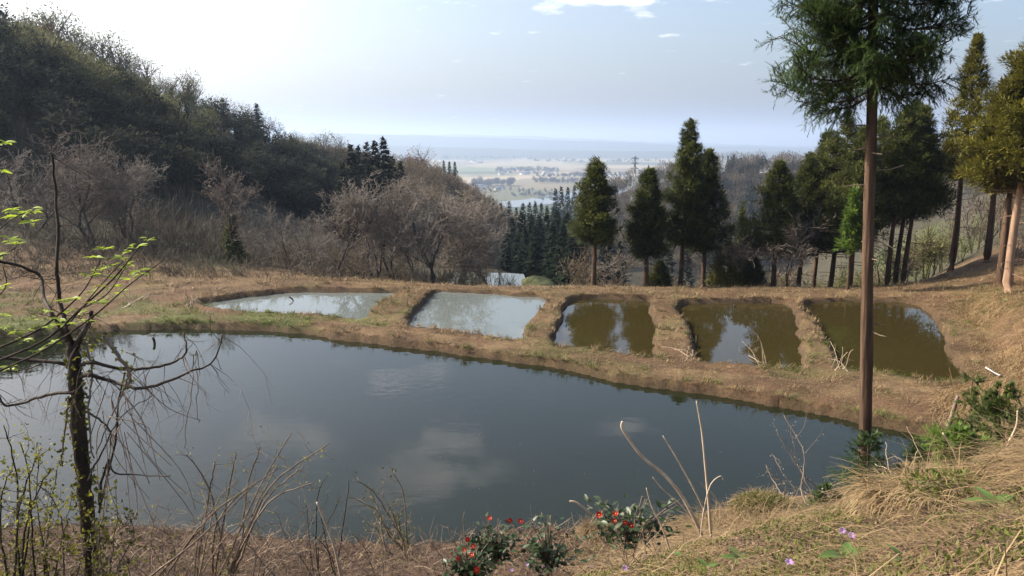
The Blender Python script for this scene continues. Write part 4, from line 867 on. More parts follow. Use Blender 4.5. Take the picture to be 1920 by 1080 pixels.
def dyke_grass():
    P, sd, rng = field_points(420000, (-28, 26), (12.5, 36.5), 71)
    gm = sstep(.44, .60, fbm(P[:, 0]*.45, P[:, 1]*.45, 51))*(0.35+0.65*sstep(2, -9, P[:, 0]))*sstep(33, 24, P[:, 1]); clump = fbm(P[:, 0]*1.6, P[:, 1]*1.6, 52, 3)
    edge = sstep(.75, .2, sd)*sstep(24, 20, P[:, 1])*.35
    green = rng.uniform(0, 1, len(P)) < np.clip(gm*.8+edge*sstep(.45, .6, clump), 0, .9)
    keep = rng.uniform(0, 1, len(P)) < np.clip(.25+1.5*sstep(.35, .65, clump), 0, 1); P, sd, green, clump = P[keep], sd[keep], green[keep], clump[keep]
    n = len(P); d = rdirs(rng, n); lie = np.where(green, .6, .12)+.5*sstep(.6, .75, clump)*rng.uniform(0, 1, n); d[:, 2] = np.abs(d[:, 2])*.25+lie*rng.uniform(.1, 1, n)
    tuft = sstep(.60, .72, clump); L = np.where(green, .075, .115)*rng.uniform(.5, 1.5, n)*(.6+1.5*tuft); W = np.where(green, .018, .013)*(P[:, 1]/20)
    P[:, 2] += rng.uniform(0, .03, n)
    for m, nm, mat, lab in ((green, 'dyke_grass', GRASS, 'short green grass growing in patches on the dykes'), (~green, 'dyke_straw', DYKE_STRAW, 'dry straw and dead grass matted over the dykes')):
        mb = MB(); k = np.where(m)[0]
        nt = 260 if m is green else 620                      # standing tufts, many leaning over the water's edge
        c = k[rng.permutation(len(k))]; c = np.concatenate([c[sd[c] < .35][:nt//2], c[:nt//2]]); q = np.repeat(c, 16); dq = rdirs(rng, len(q))*.6; dq[:, 2] = rng.uniform(.25, 1.0, len(q)); lq = np.repeat(rng.uniform(.10, .26, len(c)), 16)*rng.uniform(.5, 1.1, len(q))
        add_blades(mb, P[q]+rng.normal(size=(len(q), 3))*np.array([.05, .05, .004]), dq, lq, .014*P[q, 1]/20, tint=np.clip(np.repeat(rng.uniform(.1, .8, len(c)), 16)+rng.normal(size=len(q))*.12, 0, 1))
        add_blades(mb, P[k], d[k], L[k], W[k], tint=np.clip(rng.uniform(0, 1, len(k))**1.4*.9, 0, 1)); tag(mb.build(nm, mat), lab, 'grass' if m is green else 'straw', kind='stuff')
dyke_grass()
def ribbons(mb, P, D, L, W, rng, tint, seg=3, sag=.5, follow=True):
    """curved straws of several quads lying over the ground"""
    n = len(P); D, A, B = frames(D); pts = [P]; d = D.copy()
    for i in range(seg):
        d = d+rng.normal(size=(n, 3))*.22+np.array([0, 0, -sag/seg]); d /= np.linalg.norm(d, axis=1, keepdims=True); q = pts[-1]+d*(L/seg)[:, None]
        if follow:
            h = height(q[:, 0], q[:, 1]); q[:, 2] = np.maximum(q[:, 2], h+.012)
        pts.append(q)
    V = []
    for i, q in enumerate(pts):
        w = (W*(1-.6*i/seg))[:, None]; V += [q-A*w/2, q+A*w/2]
    V = np.stack(V, 1); m = 2*(seg+1); b = (np.arange(n)*m)[:, None]; Q = np.concatenate([b+np.array([2*i, 2*i+1, 2*i+3, 2*i+2]) for i in range(seg)])
    mb.add(V.reshape(-1, 3), None, Q, np.repeat(tint, m))
def bank_cover():
    rng = np.random.default_rng(81)
    # straw of the near bank, combed downhill in drifts
    n = 85000; y = rng.uniform(2.2, 13.5, n)**1.0; x = rng.uniform(-.2, 1.45, n)*y; right = sstep(.0, .35, x/y+.05); dens = fbm(x*1.1, y*1.1, 91, 3); k = rng.uniform(0, 1, n) < right*(.10+.85*sstep(.42, .62, dens)); x, y = x[k], y[k]; sd, _ = pond_sd(x, y); k = sd > .15; x, y = x[k], y[k]
    n = len(x); P = np.stack([x, y, height(x, y)+.01], -1); flow = fbm(x*.5, y*.5, 92, 2)*7; a = flow+rng.normal(size=n)*.7; D = np.stack([np.cos(a), np.sin(a), rng.uniform(.0, .55, n)], -1)
    mb = MB(); ribbons(mb, P, D, rng.uniform(.12, .6, n)*(1+.5*(rng.uniform(0, 1, n) > .9)), rng.uniform(.003, .011, n), rng, np.clip(rng.uniform(0, 1.0, n), 0, 1)); tag(mb.build('bank_straw', STRAW), 'pale dry straw lying in drifts over the near bank', 'straw', kind='stuff')
    n = 100000; y = rng.uniform(2.0, 9.5, n); x = rng.uniform(.08, 1.4, n)*y; k = rng.uniform(0, 1, n) < .25+.75*sstep(.40, .60, fbm(x*2.3, y*2.3, 93, 3)); x, y = x[k], y[k]; sd, _ = pond_sd(x, y); k = sd > .15; x, y = x[k], y[k]; n = len(x)
    P = np.stack([x, y, height(x, y)+rng.uniform(0, .03, n)], -1); a = fbm(x*.5, y*.5, 92, 2)*7+rng.normal(size=n)*1.0; D = np.stack([np.cos(a), np.sin(a), rng.uniform(-.1, .3, n)], -1); mb = MB(); add_blades(mb, P, D, rng.uniform(.05, .20, n), rng.uniform(.003, .007, n), tint=rng.uniform(0, 1, n)); tag(mb.build('chopped_straw', STRAW), 'short broken straw strewn over the right part of the near bank', 'straw', kind='stuff')
    # leaf litter and broken twigs
    n = 70000; y = rng.uniform(2.2, 11.5, n); x = rng.uniform(-1.2, 1.3, n)*y; sd, _ = pond_sd(x, y); k = sd > -.12; x, y = x[k], y[k]; n = len(x); P = np.stack([x, y, height(x, y)+.006], -1); D = rdirs(rng, n); D[:, 2] *= .35
    mb = MB(); L = rng.uniform(.012, .045, n); add_leaves(mb, P, D, L, L*.5, rng, rng.uniform(0, 1, n)); n = 9000; y = rng.uniform(6.5, 11.6, n); x = rng.uniform(-.85, .15, n)*y; sd, _ = pond_sd(x, y); k = sd > -.25; x, y = x[k], y[k]; n = len(x)
    P = np.stack([x, y, np.maximum(height(x, y), -.02)+.015], -1); D = rdirs(rng, n); D[:, 2] *= .3; add_segs(mb, P, P+D*rng.uniform(.06, .28, n)[:, None], .004, .002, 3, rng.uniform(0, 1, n))
    tag(mb.build('leaf_litter', LITTER), 'brown leaf litter and twigs on the near bank', 'leaf litter', kind='stuff')
    # green herbs and moss between the straw
    n = 60000; y = rng.uniform(3.0, 11.0, n); x = rng.uniform(-.05, .85, n)*y; k = rng.uniform(0, 1, n) < sstep(.42, .60, fbm(x*1.3, y*1.3, 95, 3))*.95; x, y = x[k], y[k]; sd, _ = pond_sd(x, y); k = sd > .1; x, y = x[k], y[k]; n = len(x)
    P = np.stack([x, y, height(x, y)], -1); D = rdirs(rng, n)*.6; D[:, 2] = rng.uniform(.3, 1, n); mb = MB(); L = rng.uniform(.012, .05, n); add_leaves(mb, P, D, L, L*.4, rng, rng.uniform(0, 1, n))
    tag(mb.build('bank_herbs', GRASS), 'low green herbs and moss between the straw of the near bank', 'herbs', kind='stuff')
    # tall dry grass on the slope at the right, beside the last pond
    n = 9000; px = rng.uniform(1775, 2000, n); y = rng.uniform(15, 29, n); x = U_OF(px)*y; sd, _ = pond_sd(x, y); k = (sd > .6) & (fbm(x*.8, y*.8, 97, 2) > .35); x, y = x[k], y[k]; n = len(x)
    P = np.stack([x, y, height(x, y)], -1); D = np.stack([rng.uniform(-1.2, .1, n), rng.uniform(-1, -.2, n), rng.uniform(-.1, .6, n)], -1); mb = MB(); ribbons(mb, P, D, rng.uniform(.3, .8, n), rng.uniform(.012, .02, n), rng, rng.uniform(.45, 1, n)); tag(mb.build('slope_straw', STRAW), 'combed pale dry grass on the slope right of the last pond', 'straw', kind='stuff')
bank_cover()

# ------------------------------------------------------------------ the vine-hung tree at the left
BARK_DARK = bark_mat('dark_mossy_bark', (.016, .012, .009), (.075, .055, .038), (14, 14, 4), .8)
DEAD_STEM = bark_mat('dead_stem', (.10, .075, .055), (.28, .21, .155), (9, 9, 9), .3)
PALE_STEM = bark_mat('pale_stem', (.34, .25, .17), (.62, .50, .36), (20, 20, 3), .2, .6)
LEAF_NEW = leaf_mat('new_leaf', (.20, .29, .02), (.42, .50, .05), .5, .45, .35, 4.0)
LEAF_OLIVE = leaf_mat('bramble_leaf', (.055, .062, .012), (.27, .26, .04), .45, .55, .3, 3.0)
LEAF_DARK = leaf_mat('ivy_leaf', (.018, .03, .010), (.07, .09, .025), .25, .4, .4, 3.0)
def pix(pts, Y):
    pts = np.asarray(pts, float); Y = np.broadcast_to(np.asarray(Y, float), (len(pts),)); return np.stack([at_depth(p[0], p[1], y) for p, y in zip(pts, Y)])
def pix_branch(mb, pts, Y, w0, w1, sides=6, tint=.5, k=5, rng=None, kink=0.0):
    """a branch through picture points at a given depth; widths in picture pixels"""
    P = crsmooth(pix(pts, Y), k); 
    if rng is not None: P = P+rng.normal(size=P.shape)*kink
    Ym = float(np.mean(Y)); add_tube(mb, P, np.linspace(w0, w1, len(P))/2/FPX*Ym, sides, tint); return P
def side_twigs(mb, P, rng, n, L, r, down=.0, sub=1, tint=.5):
    i = rng.integers(1, len(P)-1, n); p = P[i]; d = rdirs(rng, n)*np.array([1, .7, 1])-np.array([0, 0, down]); d /= np.linalg.norm(d, axis=1, keepdims=True); l = L*rng.uniform(.4, 1.2, n); E = []
    for s in range(4):
        q = p+d*(l/4)[:, None]; add_segs(mb, p, q, r*(1-.2*s), r*(.8-.2*s), 4, tint); p = q; d = d+rng.normal(size=d.shape)*.28-np.array([0, 0, down*.25]); d /= np.linalg.norm(d, axis=1, keepdims=True); E.append(p)
        if sub and s in (1, 2):
            dd = d+rdirs(rng, n)*.8; add_segs(mb, p, p+dd*(l*.25)[:, None], r*.5, r*.25, 3, tint)
    return E
def vine_tree():
    rng = np.random.default_rng(101); root = empty('vine_hung_tree', at_depth(170, 1090, 5.6)); inv = np.array(root.location)
    tb = MB(); tb2 = MB(); vb = MB(); lf = MB()
    pix_branch(tb, [(176, 1150), (171, 1050), (163, 960), (155, 880), (149, 800), (143, 730), (139, 680), (137, 640)], 5.6, 30, 22, 12, k=6, rng=rng, kink=.004)
    limbs = [([(137, 650), (124, 612), (112, 560), (106, 500), (109, 440), (104, 360), (97, 285)], 9, 4), ([(140, 655), (152, 630), (166, 606), (172, 585)], 13, 7), ([(126, 640), (100, 590), (82, 560), (76, 520), (40, 500), (-10, 488)], 8, 5),
        ([(140, 690), (168, 680), (231, 692), (289, 688), (332, 676), (349, 656), (344, 625)], 8, 3), ([(143, 712), (168, 704), (212, 716), (265, 728), (313, 716), (361, 695), (400, 678), (419, 623)], 9, 2.5),
        ([(136, 690), (110, 680), (48, 675), (-20, 668)], 9, 6), ([(140, 735), (87, 740), (43, 755), (10, 760), (-5, 735), (-20, 690)], 7, 3),
        ([(156, 770), (185, 785), (207, 810), (206, 840)], 5, 2), ([(186, 945), (192, 900), (206, 860), (212, 885), (250, 890), (320, 893)], 6, 2), ([(165, 900), (190, 850), (215, 800), (240, 770), (290, 740)], 4, 1.5),
        ([(186, 960), (215, 830), (222, 760), (232, 700)], 5, 3)]
    Ps = []
    for pts, a, b in limbs: Ps.append(pix_branch(tb2, pts, 5.6+rng.normal(size=len(pts))*.10, a, b, 7, rng=rng, kink=.003))
    for P in Ps[:7]: side_twigs(tb2, P, rng, 12, .28, .0035)
    # hanging vines
    for P, n, L in ((Ps[3], 16, .55), (Ps[4], 20, .6), (Ps[5], 10, .4), (Ps[6], 8, .3), (Ps[1], 8, .5)):
        side_twigs(vb, P, rng, n, L, .0030, 1.1)
    for k in range(20):
        a = np.array([rng.uniform(190, 250), rng.uniform(690, 820)]); b = a+np.array([rng.uniform(-40, 130), rng.uniform(60, 220)]); m = (a+b)/2+rng.normal(size=2)*45
        pix_branch(vb, [a, m, b], 5.6+rng.uniform(-.5, .5), 2.4, 1.2, 4)
    for pts, a, b in (([(193, 627), (221, 666), (243, 702), (238, 730)], 9, 5), ([(240, 705), (226, 745), (205, 790), (180, 850)], 4, 2), ([(128, 745), (126, 770), (122, 800), (118, 840), (113, 870)], 6, 2), ([(362, 700), (358, 750), (348, 800), (346, 840)], 2, 1.5), ([(366, 690), (372, 720), (368, 760), (374, 795)], 2, 1.2),
            ([(140, 740), (134, 800), (140, 850), (150, 900)], 5, 4), ([(160, 640), (172, 700), (165, 780), (176, 860)], 4, 3)):
        P = pix_branch(vb, pts, 5.55, a, b, 6, rng=rng, kink=.004)
        if a > 4: n = 60; add_leaves(lf, P[rng.integers(len(P), size=n)]+rng.normal(size=(n, 3))*.022, rdirs(rng, n), .035, .026, rng, rng.uniform(0, 1, n))
    # ivy leaves on the trunk
    n = 420; t = rng.uniform(0, 1, n); c = np.stack([np.interp(t, [0, .5, 1], v) for v in np.stack([at_depth(178, 1040, 5.6), at_depth(160, 900, 5.6), at_depth(145, 620, 5.6)]).T], -1); w = np.interp(t, [0, .3, .45, .8, 1], [.16, .22, .08, .05, .14]); add_leaves(lf, c+rdirs(rng, n)*w[:, None], rdirs(rng, n), .045, .032, rng, rng.uniform(0, 1, n))
    for mb, nm, mt in ((tb, 'trunk', BARK_DARK), (tb2, 'branches', BARK_DARK), (vb, 'vines', DEAD_STEM), (lf, 'leaves', LEAF_OLIVE)):
        mb.V = [v-inv for v in mb.V]; o = mb.build(nm, mt, root, smooth=nm == 'trunk')
        if nm in ('vines', 'leaves', 'branches'): o['kind'] = 'stuff'
    tag(root, 'dark crooked small tree hung with bare vines at the left', 'tree')
vine_tree()

# branch of fresh leaves reaching in from the left edge; each leaf is a piece of its own
def leaf_mesh(name, L, W, curl=.12, fold=.18, n=4):
    t = np.linspace(0, 1, n+1); w = W*np.sin(np.pi*np.clip(t, .02, 1)**.8)*.5; V = []; 
    for tt, ww in zip(t, w):
        z = -curl*L*tt**2; V += [(-ww, L*tt, z+fold*ww), (0, L*tt, z), (ww, L*tt, z+fold*ww)]
    Q = [q for i in range(n) for q in ((3*i, 3*i+1, 3*i+4, 3*i+3), (3*i+1, 3*i+2, 3*i+5, 3*i+4))]
    return new_mesh(name, V, [np.array(Q)], {'tint': np.full(len(V), .5)}, True)
def euler_of(d, roll):
    q = Vector(d).to_track_quat('Y', 'Z'); from mathutils import Quaternion
    return (q @ Quaternion((0, 1, 0), roll)).to_euler()
def leafy_branch():
    rng = np.random.default_rng(111); Y0 = 3.7; root = empty('leafy_shrub', at_depth(-40, 680, Y0)); inv = np.array(root.location); mb = MB()
    stems = [[(-40, 712), (60, 668), (120, 632), (185, 585), (245, 532), (310, 486)], [(-40, 690), (80, 640), (150, 580), (215, 520), (262, 462), (278, 448)], [(-40, 668), (60, 625), (110, 590), (160, 540), (198, 466)], [(-40, 700), (60, 690), (110, 650), (130, 600)],
             [(-40, 470), (10, 420), (48, 398)], [(-40, 340), (8, 325)], [(-40, 286), (8, 272)], [(-40, 500), (20, 470), (36, 456)], [(150, 580), (200, 552), (236, 500)], [(110, 632), (180, 545), (230, 490)], [(-30, 575), (10, 540), (6, 500)]]
    for i, st in enumerate(stems): pix_branch(mb, st, Y0+.12*(i % 4)-.15, 5.5 if i < 3 else 3, 1.6, 6)
    mb.V = [v-inv for v in mb.V]; so = mb.build('stem', BARK_DARK, root); so['kind'] = 'stuff'
    L0 = leaf_mesh('leaf', .075, .030, .2, .3)
    cl = [(10, 270), (5, 322), (14, 408), (40, 402), (60, 395), (33, 458), (196, 466), (178, 482), (255, 462), (276, 449), (226, 486), (238, 499), (266, 510), (188, 507), (62, 598), (116, 566), (207, 540), (176, 547), (6, 616), (30, 622), (122, 605), (150, 588), (100, 640), (4, 540), (-4, 480), (215, 520), (240, 470), (70, 660), (140, 560), (20, 690), (160, 600), (95, 612), (185, 566), (225, 548), (245, 522), (205, 500), (165, 515), (130, 585), (45, 640), (85, 585), (60, 415), (25, 395), (20, 450), (2, 590), (110, 600), (52, 620)]
    n = 0
    for i, (px, py) in enumerate(cl):
        c = at_depth(px, py, Y0+.12*((i*7) % 4)-.15); a0 = rng.uniform(0, 6.28); m = rng.integers(5, 8)
        for k in range(m):
            a = a0+k*6.28/m+rng.uniform(-.3, .3); d = (math.cos(a), math.sin(a), rng.uniform(-.15, .55)); o = link('leaf', L0, LEAF_NEW, root); o.location = Vector(c-inv)+Vector(rng.normal(size=3)*.006); o.rotation_euler = euler_of(d, rng.uniform(-.5, .5)); s = rng.uniform(.45, 1.0)*(.8 if py > 540 else 1.0); o.scale = (s, s, s); n += 1
    tag(root, 'twigs of fresh yellow green leaves reaching in from the left edge', 'shrub')
leafy_branch()

# ------------------------------------------------------------------ brambles and bare shrubs on the near bank
def shrub(name, base, tips, Y, seed, label, stem_mat, leaf_mat_=None, leaf_n=0, leaf_l=.03, w=4.0, twigs=5, cat='shrub', arch=.12):
    rng = np.random.default_rng(seed); b = at_depth(base[0], base[1], Y); root = empty(name, b); mb = MB(); lf = MB(); allp = []
    for i, (tx, ty) in enumerate(tips):
        y = Y+rng.uniform(-.35, .45); e = at_depth(tx, ty, y); s = b+rng.normal(size=3)*np.array([.10, .10, .02]); m = s*.45+e*.55+np.array([0, 0, arch*np.linalg.norm(e-s)])+rng.normal(size=3)*.05; P = crsmooth(np.stack([s, s*.72+m*.28+rng.normal(size=3)*.02, m, e]), 6)-b
        add_tube(mb, P+rng.normal(size=P.shape)*.004, np.linspace(w, w*.35, len(P))/2/FPX*Y, 5); E = side_twigs(mb, P, rng, twigs, .30, .0028); allp += [P]+E
    mb.build('stems', stem_mat, root)['kind'] = 'stuff'
    if leaf_n:
        A = np.concatenate(allp); i = rng.integers(len(A), size=leaf_n); nz = sstep(.35, .6, rng.uniform(0, 1, leaf_n)); P = A[i]+rng.normal(size=(leaf_n, 3))*.018; L = leaf_l*rng.uniform(.5, 1.3, leaf_n); add_leaves(lf, P, rdirs(rng, leaf_n)+np.array([0, 0, .3]), L, L*.65, rng, rng.uniform(0, 1, leaf_n)); o = lf.build('leaves', leaf_mat_, root); o['kind'] = 'stuff'
    tag(root, label, cat)
    return root
shrub('bramble', (30, 1120), [(8, 800), (40, 830), (70, 850), (-10, 860), (20, 880), (95, 880), (55, 940), (-20, 780)], 5.0, 121, 'leafy bramble at the lower left corner in front of the pond', BARK_DARK, LEAF_OLIVE, 900, .034, 6, 10, 'bramble')
shrub('bramble', (110, 1110), [(75, 840), (108, 880), (60, 900), (135, 930), (90, 960), (150, 960)], 5.2, 122, 'yellow green leafed bramble between the corner and the vine-hung tree', BARK_DARK, LEAF_OLIVE, 600, .034, 4, 9, 'bramble')
shrub('bramble', (185, 1110), [(140, 925), (215, 905), (240, 960), (200, 880), (170, 1000), (260, 1000)], 5.3, 123, 'olive leafed bramble tangled round the foot of the vine-hung tree', DEAD_STEM, LEAF_OLIVE, 650, .036, 4, 10, 'bramble')
shrub('bare_shrub', (415, 1090), [(547, 812), (488, 838), (443, 850), (403, 865), (618, 832), (560, 880), (350, 850), (470, 905), (520, 870), (590, 905), (380, 920)], 7.0, 124, 'bare shrub with arching budding twigs at the lower left of the pond', DEAD_STEM, LEAF_OLIVE, 420, .028, 6, 14)
shrub('bare_shrub', (345, 1120), [(300, 930), (395, 940), (445, 900), (330, 990), (280, 1010), (420, 980), (480, 960)], 6.4, 125, 'tangle of dead stems left of the arching shrub', DEAD_STEM, LEAF_OLIVE, 160, .026, 4, 16)
shrub('bare_shrub', (752, 1035), [(668, 902), (690, 915), (735, 888), (716, 925), (650, 930), (760, 950), (700, 960)], 8.2, 126, 'small budding shrub leaning left at the water edge', DEAD_STEM, LEAF_OLIVE, 320, .032, 4, 12)
shrub('bare_shrub', (628, 1085), [(615, 890), (640, 930), (600, 950), (655, 900), (585, 1000), (575, 940)], 7.6, 127, 'thin upright bare stems right of the arching shrub', BARK_DARK, LEAF_OLIVE, 50, .024, 3.5, 5)
shrub('bare_shrub', (500, 1110), [(470, 1000), (520, 990), (560, 1020), (440, 1010), (540, 1050), (590, 1030)], 6.6, 128, 'low dead stems at the bottom edge below the arching shrub', DEAD_STEM, None, 0, .02, 4, 8)
shrub('bare_shrub', (880, 1100), [(800, 1010), (840, 985), (870, 960), (780, 1040), (910, 1000)], 7.6, 129, 'low dead stems left of the red-flowered shrub', DEAD_STEM, None, 0, .02, 3, 8)
shrub('bare_shrub', (250, 1120), [(190, 1000), (480, 905), (520, 880), (300, 1000), (140, 1040), (400, 950)], 6.0, 130, 'long fallen brown stems lying across the bank at the lower left', DEAD_STEM, None, 0, .02, 6, 6, arch=.02)
for i, (b, tips, Y, lab) in enumerate([((300, 1110), [(210, 1010), (260, 980), (330, 950), (380, 990), (300, 1020), (240, 1050), (360, 1040)], 6.2, 'thicket of thin dead twigs right of the vine-hung tree'), ((560, 1115), [(520, 960), (560, 930), (610, 980), (640, 1010), (500, 1010), (580, 1010), (540, 985)], 7.0, 'thin twiggy thicket between the arching shrub and the upright stems'),
        ((710, 1110), [(660, 1000), (700, 980), (740, 1000), (780, 990), (640, 1040), (760, 1040), (690, 1030)], 7.2, 'low brown twiggy thicket below the small budding shrub'), ((60, 1120), [(20, 960), (90, 1000), (130, 1010), (0, 1010), (60, 980), (110, 1040)], 5.4, 'dead twig tangle in the lower left corner')]):
    shrub('dead_thicket', b, tips, Y, 160+i, lab, DEAD_STEM, LEAF_OLIVE, 90, .024, 2.6, 16, 'thicket')
def stick(name, pts, Y, w0, w1, mat, label, cat):
    P = pix(pts, Y); root = P[0].copy(); mb = MB(); add_tube(mb, crsmooth(P, 6)-root, np.linspace(w0, w1, 6*(len(P)-1)+1)/2/FPX*float(np.mean(Y)), 8); o = mb.build(name, mat, None, smooth=True); o.location = root; tag(o, label, cat); return o
stick('dry_cane', [(640, 1085), (628, 1030), (612, 985), (594, 942)], 6.0, 7, 4, PALE_STEM, 'thick pale dead stem leaning left in the middle of the bottom edge', 'cane')
stick('dry_cane', [(1316, 1003), (1298, 965), (1275, 925), (1245, 890), (1205, 857), (1180, 825), (1166, 802), (1167, 790)], 5.2, 8, 4, PALE_STEM, 'long curved pale stem sweeping left over the pond', 'cane')
stick('dry_cane', [(1333, 1005), (1329, 950), (1323, 880), (1316, 810), (1306, 752)], 5.2, 6, 3, PALE_STEM, 'tall upright pale stem ending over the water', 'cane')
stick('dry_cane', [(1324, 965), (1305, 925), (1275, 870), (1243, 817)], 5.4, 4, 2, PALE_STEM, 'thin straight stem between the curved and the upright pale stems', 'cane')
stick('dry_cane', [(1300, 975), (1275, 945), (1245, 920), (1224, 895)], 5.4, 3, 2, PALE_STEM, 'short thin stem left of the curved pale stem', 'cane')
stick('dry_cane', [(1314, 1000), (1320, 955), (1332, 910), (1350, 893), (1356, 900)], 5.1, 3, 2, PALE_STEM, 'thin stem with a hooked tip right of the upright pale stem', 'cane')
stick('dry_cane', [(1255, 1028), (1240, 985), (1222, 950), (1212, 915)], 5.0, 4, 2, PALE_STEM, 'pale stem rising in front of the second flowering shrub', 'cane')
stick('dry_cane', [(1110, 965), (1098, 955), (1080, 942), (1068, 940)], 6.4, 6, 4, PALE_STEM, 'broken pale stem between the two flowering shrubs', 'cane')
stick('dry_cane', [(1920, 858), (1880, 865), (1850, 864), (1828, 860)], 5.5, 4, 3, PALE_STEM, 'long pale stem lying level at the right edge', 'cane')
stick('dry_cane', [(1835, 905), (1800, 870), (1785, 840), (1768, 812)], 6.0, 4, 3, PALE_STEM, 'straight dry stem leaning left above the straw heap', 'cane')
stick('dry_cane', [(1885, 840), (1905, 800), (1908, 770)], 6.5, 4, 3, PALE_STEM, 'upright dry stem beside the young cedars at the right edge', 'cane')
stick('broken_pole', [(1776, 806), (1784, 782), (1796, 742)], 12.6, 11, 6, DEAD_STEM, 'grey broken pole stuck upright in the right end of the dyke', 'pole')
stick('log', [(1668, 935), (1690, 915), (1712, 905), (1720, 902)], 5.9, 20, 17, BARK_DARK, 'short dark log half buried in the straw heap', 'log')
# slender budding stems over the right part of the pond
for i, (b, tips, lab) in enumerate([((1515, 925), [(1448, 790), (1470, 778), (1483, 810)], 'slender stems with pale buds rising over the pond left of the near trunk'), ((1455, 920), [(1448, 850), (1440, 880), (1435, 870)], 'small upright budding stems on the mossy mound')]):
    shrub('budding_weed', b, tips, 6.4, 140+i, lab, DEAD_STEM, leaf_mat('silvery_bud', (.22, .22, .18), (.42, .42, .36), .2), 70, .014, 3, 2, 'weed', .03)
shrub('withered_vine', (1690, 905), [(1640, 870), (1660, 830), (1700, 800), (1720, 840), (1655, 900)], 6.8, 145, 'pale curling dead tendrils right of the near trunk', PALE_STEM, None, 0, .02, 2.2, 3, 'vine')
shrub('dead_weed', (1425, 682), [(1392, 640), (1405, 650), (1412, 620), (1420, 630), (1385, 660), (1400, 665)], 19.0, 146, 'pale dead weed standing at the edge of the fourth small pond', PALE_STEM, None, 0, .02, 2.2, 3, 'weed')
shrub('dead_weed', (1572, 692), [(1556, 640), (1580, 650), (1590, 660), (1540, 670), (1600, 655), (1560, 660)], 18.8, 147, 'dry weed tuft at the near end of the last narrow dyke', PALE_STEM, None, 0, .02, 2, 3, 'weed')
shrub('dead_weed', (1290, 668), [(1275, 640), (1292, 650), (1265, 655), (1240, 650), (1300, 655)], 19.5, 148, 'dry weed tuft at the near end of the wide dyke', PALE_STEM, None, 0, .02, 1.6, 3, 'weed')
shrub('dead_weed', (356, 575), [(350, 536), (362, 540), (345, 550), (370, 556)], 23.5, 149, 'pale dead weed at the pointed end of the leftmost pond', PALE_STEM, None, 0, .02, 2.4, 2, 'weed')
shrub('dead_weed', (238, 575), [(225, 530), (245, 520), (260, 545), (290, 545), (310, 555)], 23.5, 150, 'dead weed stalks on the left field behind the big pond', PALE_STEM, None, 0, .02, 2.0, 3, 'weed')

# ------------------------------------------------------------------ flowering shrubs, herbs and flowers of the near bank
CAMELLIA = leaf_mat('glossy_camellia_leaf', (.012, .026, .008), (.044, .070, .016), .15, .45, .35, 5.0)
PETAL_RED = leaf_mat('red_petal', (.30, .008, .012), (.50, .03, .022), .3, .45, .3, 8.0)
STAMEN = plain_mat('yellow_stamen', (.75, .5, .08), .6)
PETAL_VIOLET = leaf_mat('violet_petal', (.42, .24, .52), (.58, .38, .66), .4, .5, .3, 8.0)
LEAF_BROAD = leaf_mat('broad_leaf', (.07, .13, .03), (.16, .25, .06), .35, .4, .4, 6.0)
def dome_mesh(name, rng, petals, L, W, up):
    mb = MB()
    for k in range(petals):
        a = k*6.283/petals+rng.uniform(-.15, .15); d = np.array([math.cos(a), math.sin(a), 0]); s = np.array([-d[1], d[0], 0]); u = np.array([0, 0, 1.0])
        V = [0*d]+[d*L*t+u*(up*L*math.sin(t*1.9))+s*w*W for t, w in ((.4, -.5), (.4, .5), (.8, -.5), (.8, .5))]+[d*L+u*up*L*.85]
        mb.add(V, [(0, 2, 1), (3, 4, 5)], [(1, 2, 4, 3)], .5+.4*rng.uniform(-1, 1))
    return mb.mesh(name)
def camellia(px, py, Y, w, h, nleaf, flowers, seed, label):
    rng = np.random.default_rng(seed); g = at_depth(px, py, Y); root = empty('camellia_shrub', g); st = MB()
    L0 = leaf_mesh('leaf', .085, .044, .10, .25, 3); fm = dome_mesh('flower', rng, 6, .026, .024, .9)
    ends = []
    for k in range(26):
        a = rng.uniform(0, 6.28); e = np.array([math.cos(a)*w*rng.uniform(.2, 1), math.sin(a)*w*.6*rng.uniform(.2, 1), h*rng.uniform(.15, 1)]); P = crsmooth(np.stack([rng.normal(size=3)*.03, e*.5+np.array([0, 0, .05]), e]), 4); add_tube(st, P, np.linspace(.008, .003, len(P)), 5); ends.append(P)
    st.build('stems', DEAD_STEM, root)['kind'] = 'stuff'
    A = np.concatenate([e[3:] for e in ends])
    for k in range(nleaf):
        p = A[rng.integers(len(A))]*np.array([1, 1, rng.uniform(.35, 1.0)])+rng.normal(size=3)*np.array([.07, .06, .05]); d = rdirs(rng, 1)[0]; d[2] = abs(d[2])*.6-.1; o = link('leaf', L0, CAMELLIA, root); o.location = p; o.rotation_euler = euler_of(d, rng.uniform(-.8, .8)); s = rng.uniform(.6, 1.15); o.scale = (s, s, s)
    for fx, fy in flowers:
        p = at_depth(fx, fy, Y-.25)-g; o = link('flower', fm, PETAL_RED, root); o.location = p; o.rotation_euler = (rng.uniform(.5, 1.2), 0, rng.uniform(-.6, .6)); s = rng.uniform(.8, 1.25); o.scale = (s, s, s)
        sb = MB(); add_tube(sb, [[0, 0, .0], [0, 0, .022]], [.004, .005], 6); so = link('stamens', sb.mesh('stamens'), STAMEN, o)
    tag(root, label, 'shrub')
camellia(880, 1085, 6.6, .26, .40, 220, [(885, 1042), (872, 1030), (858, 1048), (893, 1070), (876, 1012), (888, 1024)], 201, 'red-flowered camellia at the bottom edge, lowest of the three')
camellia(930, 1050, 6.9, .34, .42, 260, [(918, 973), (956, 976), (975, 980)], 202, 'camellia with a few red flowers above the lowest one')
camellia(1030, 1065, 6.7, .42, .55, 300, [], 203, 'dense dark camellia bush without flowers in the middle')
camellia(1185, 1020, 6.2, .46, .50, 300, [(1172, 980), (1152, 978), (1182, 988), (1155, 965), (1125, 965)], 204, 'broad camellia bush with small red flowers left of the pale stems')
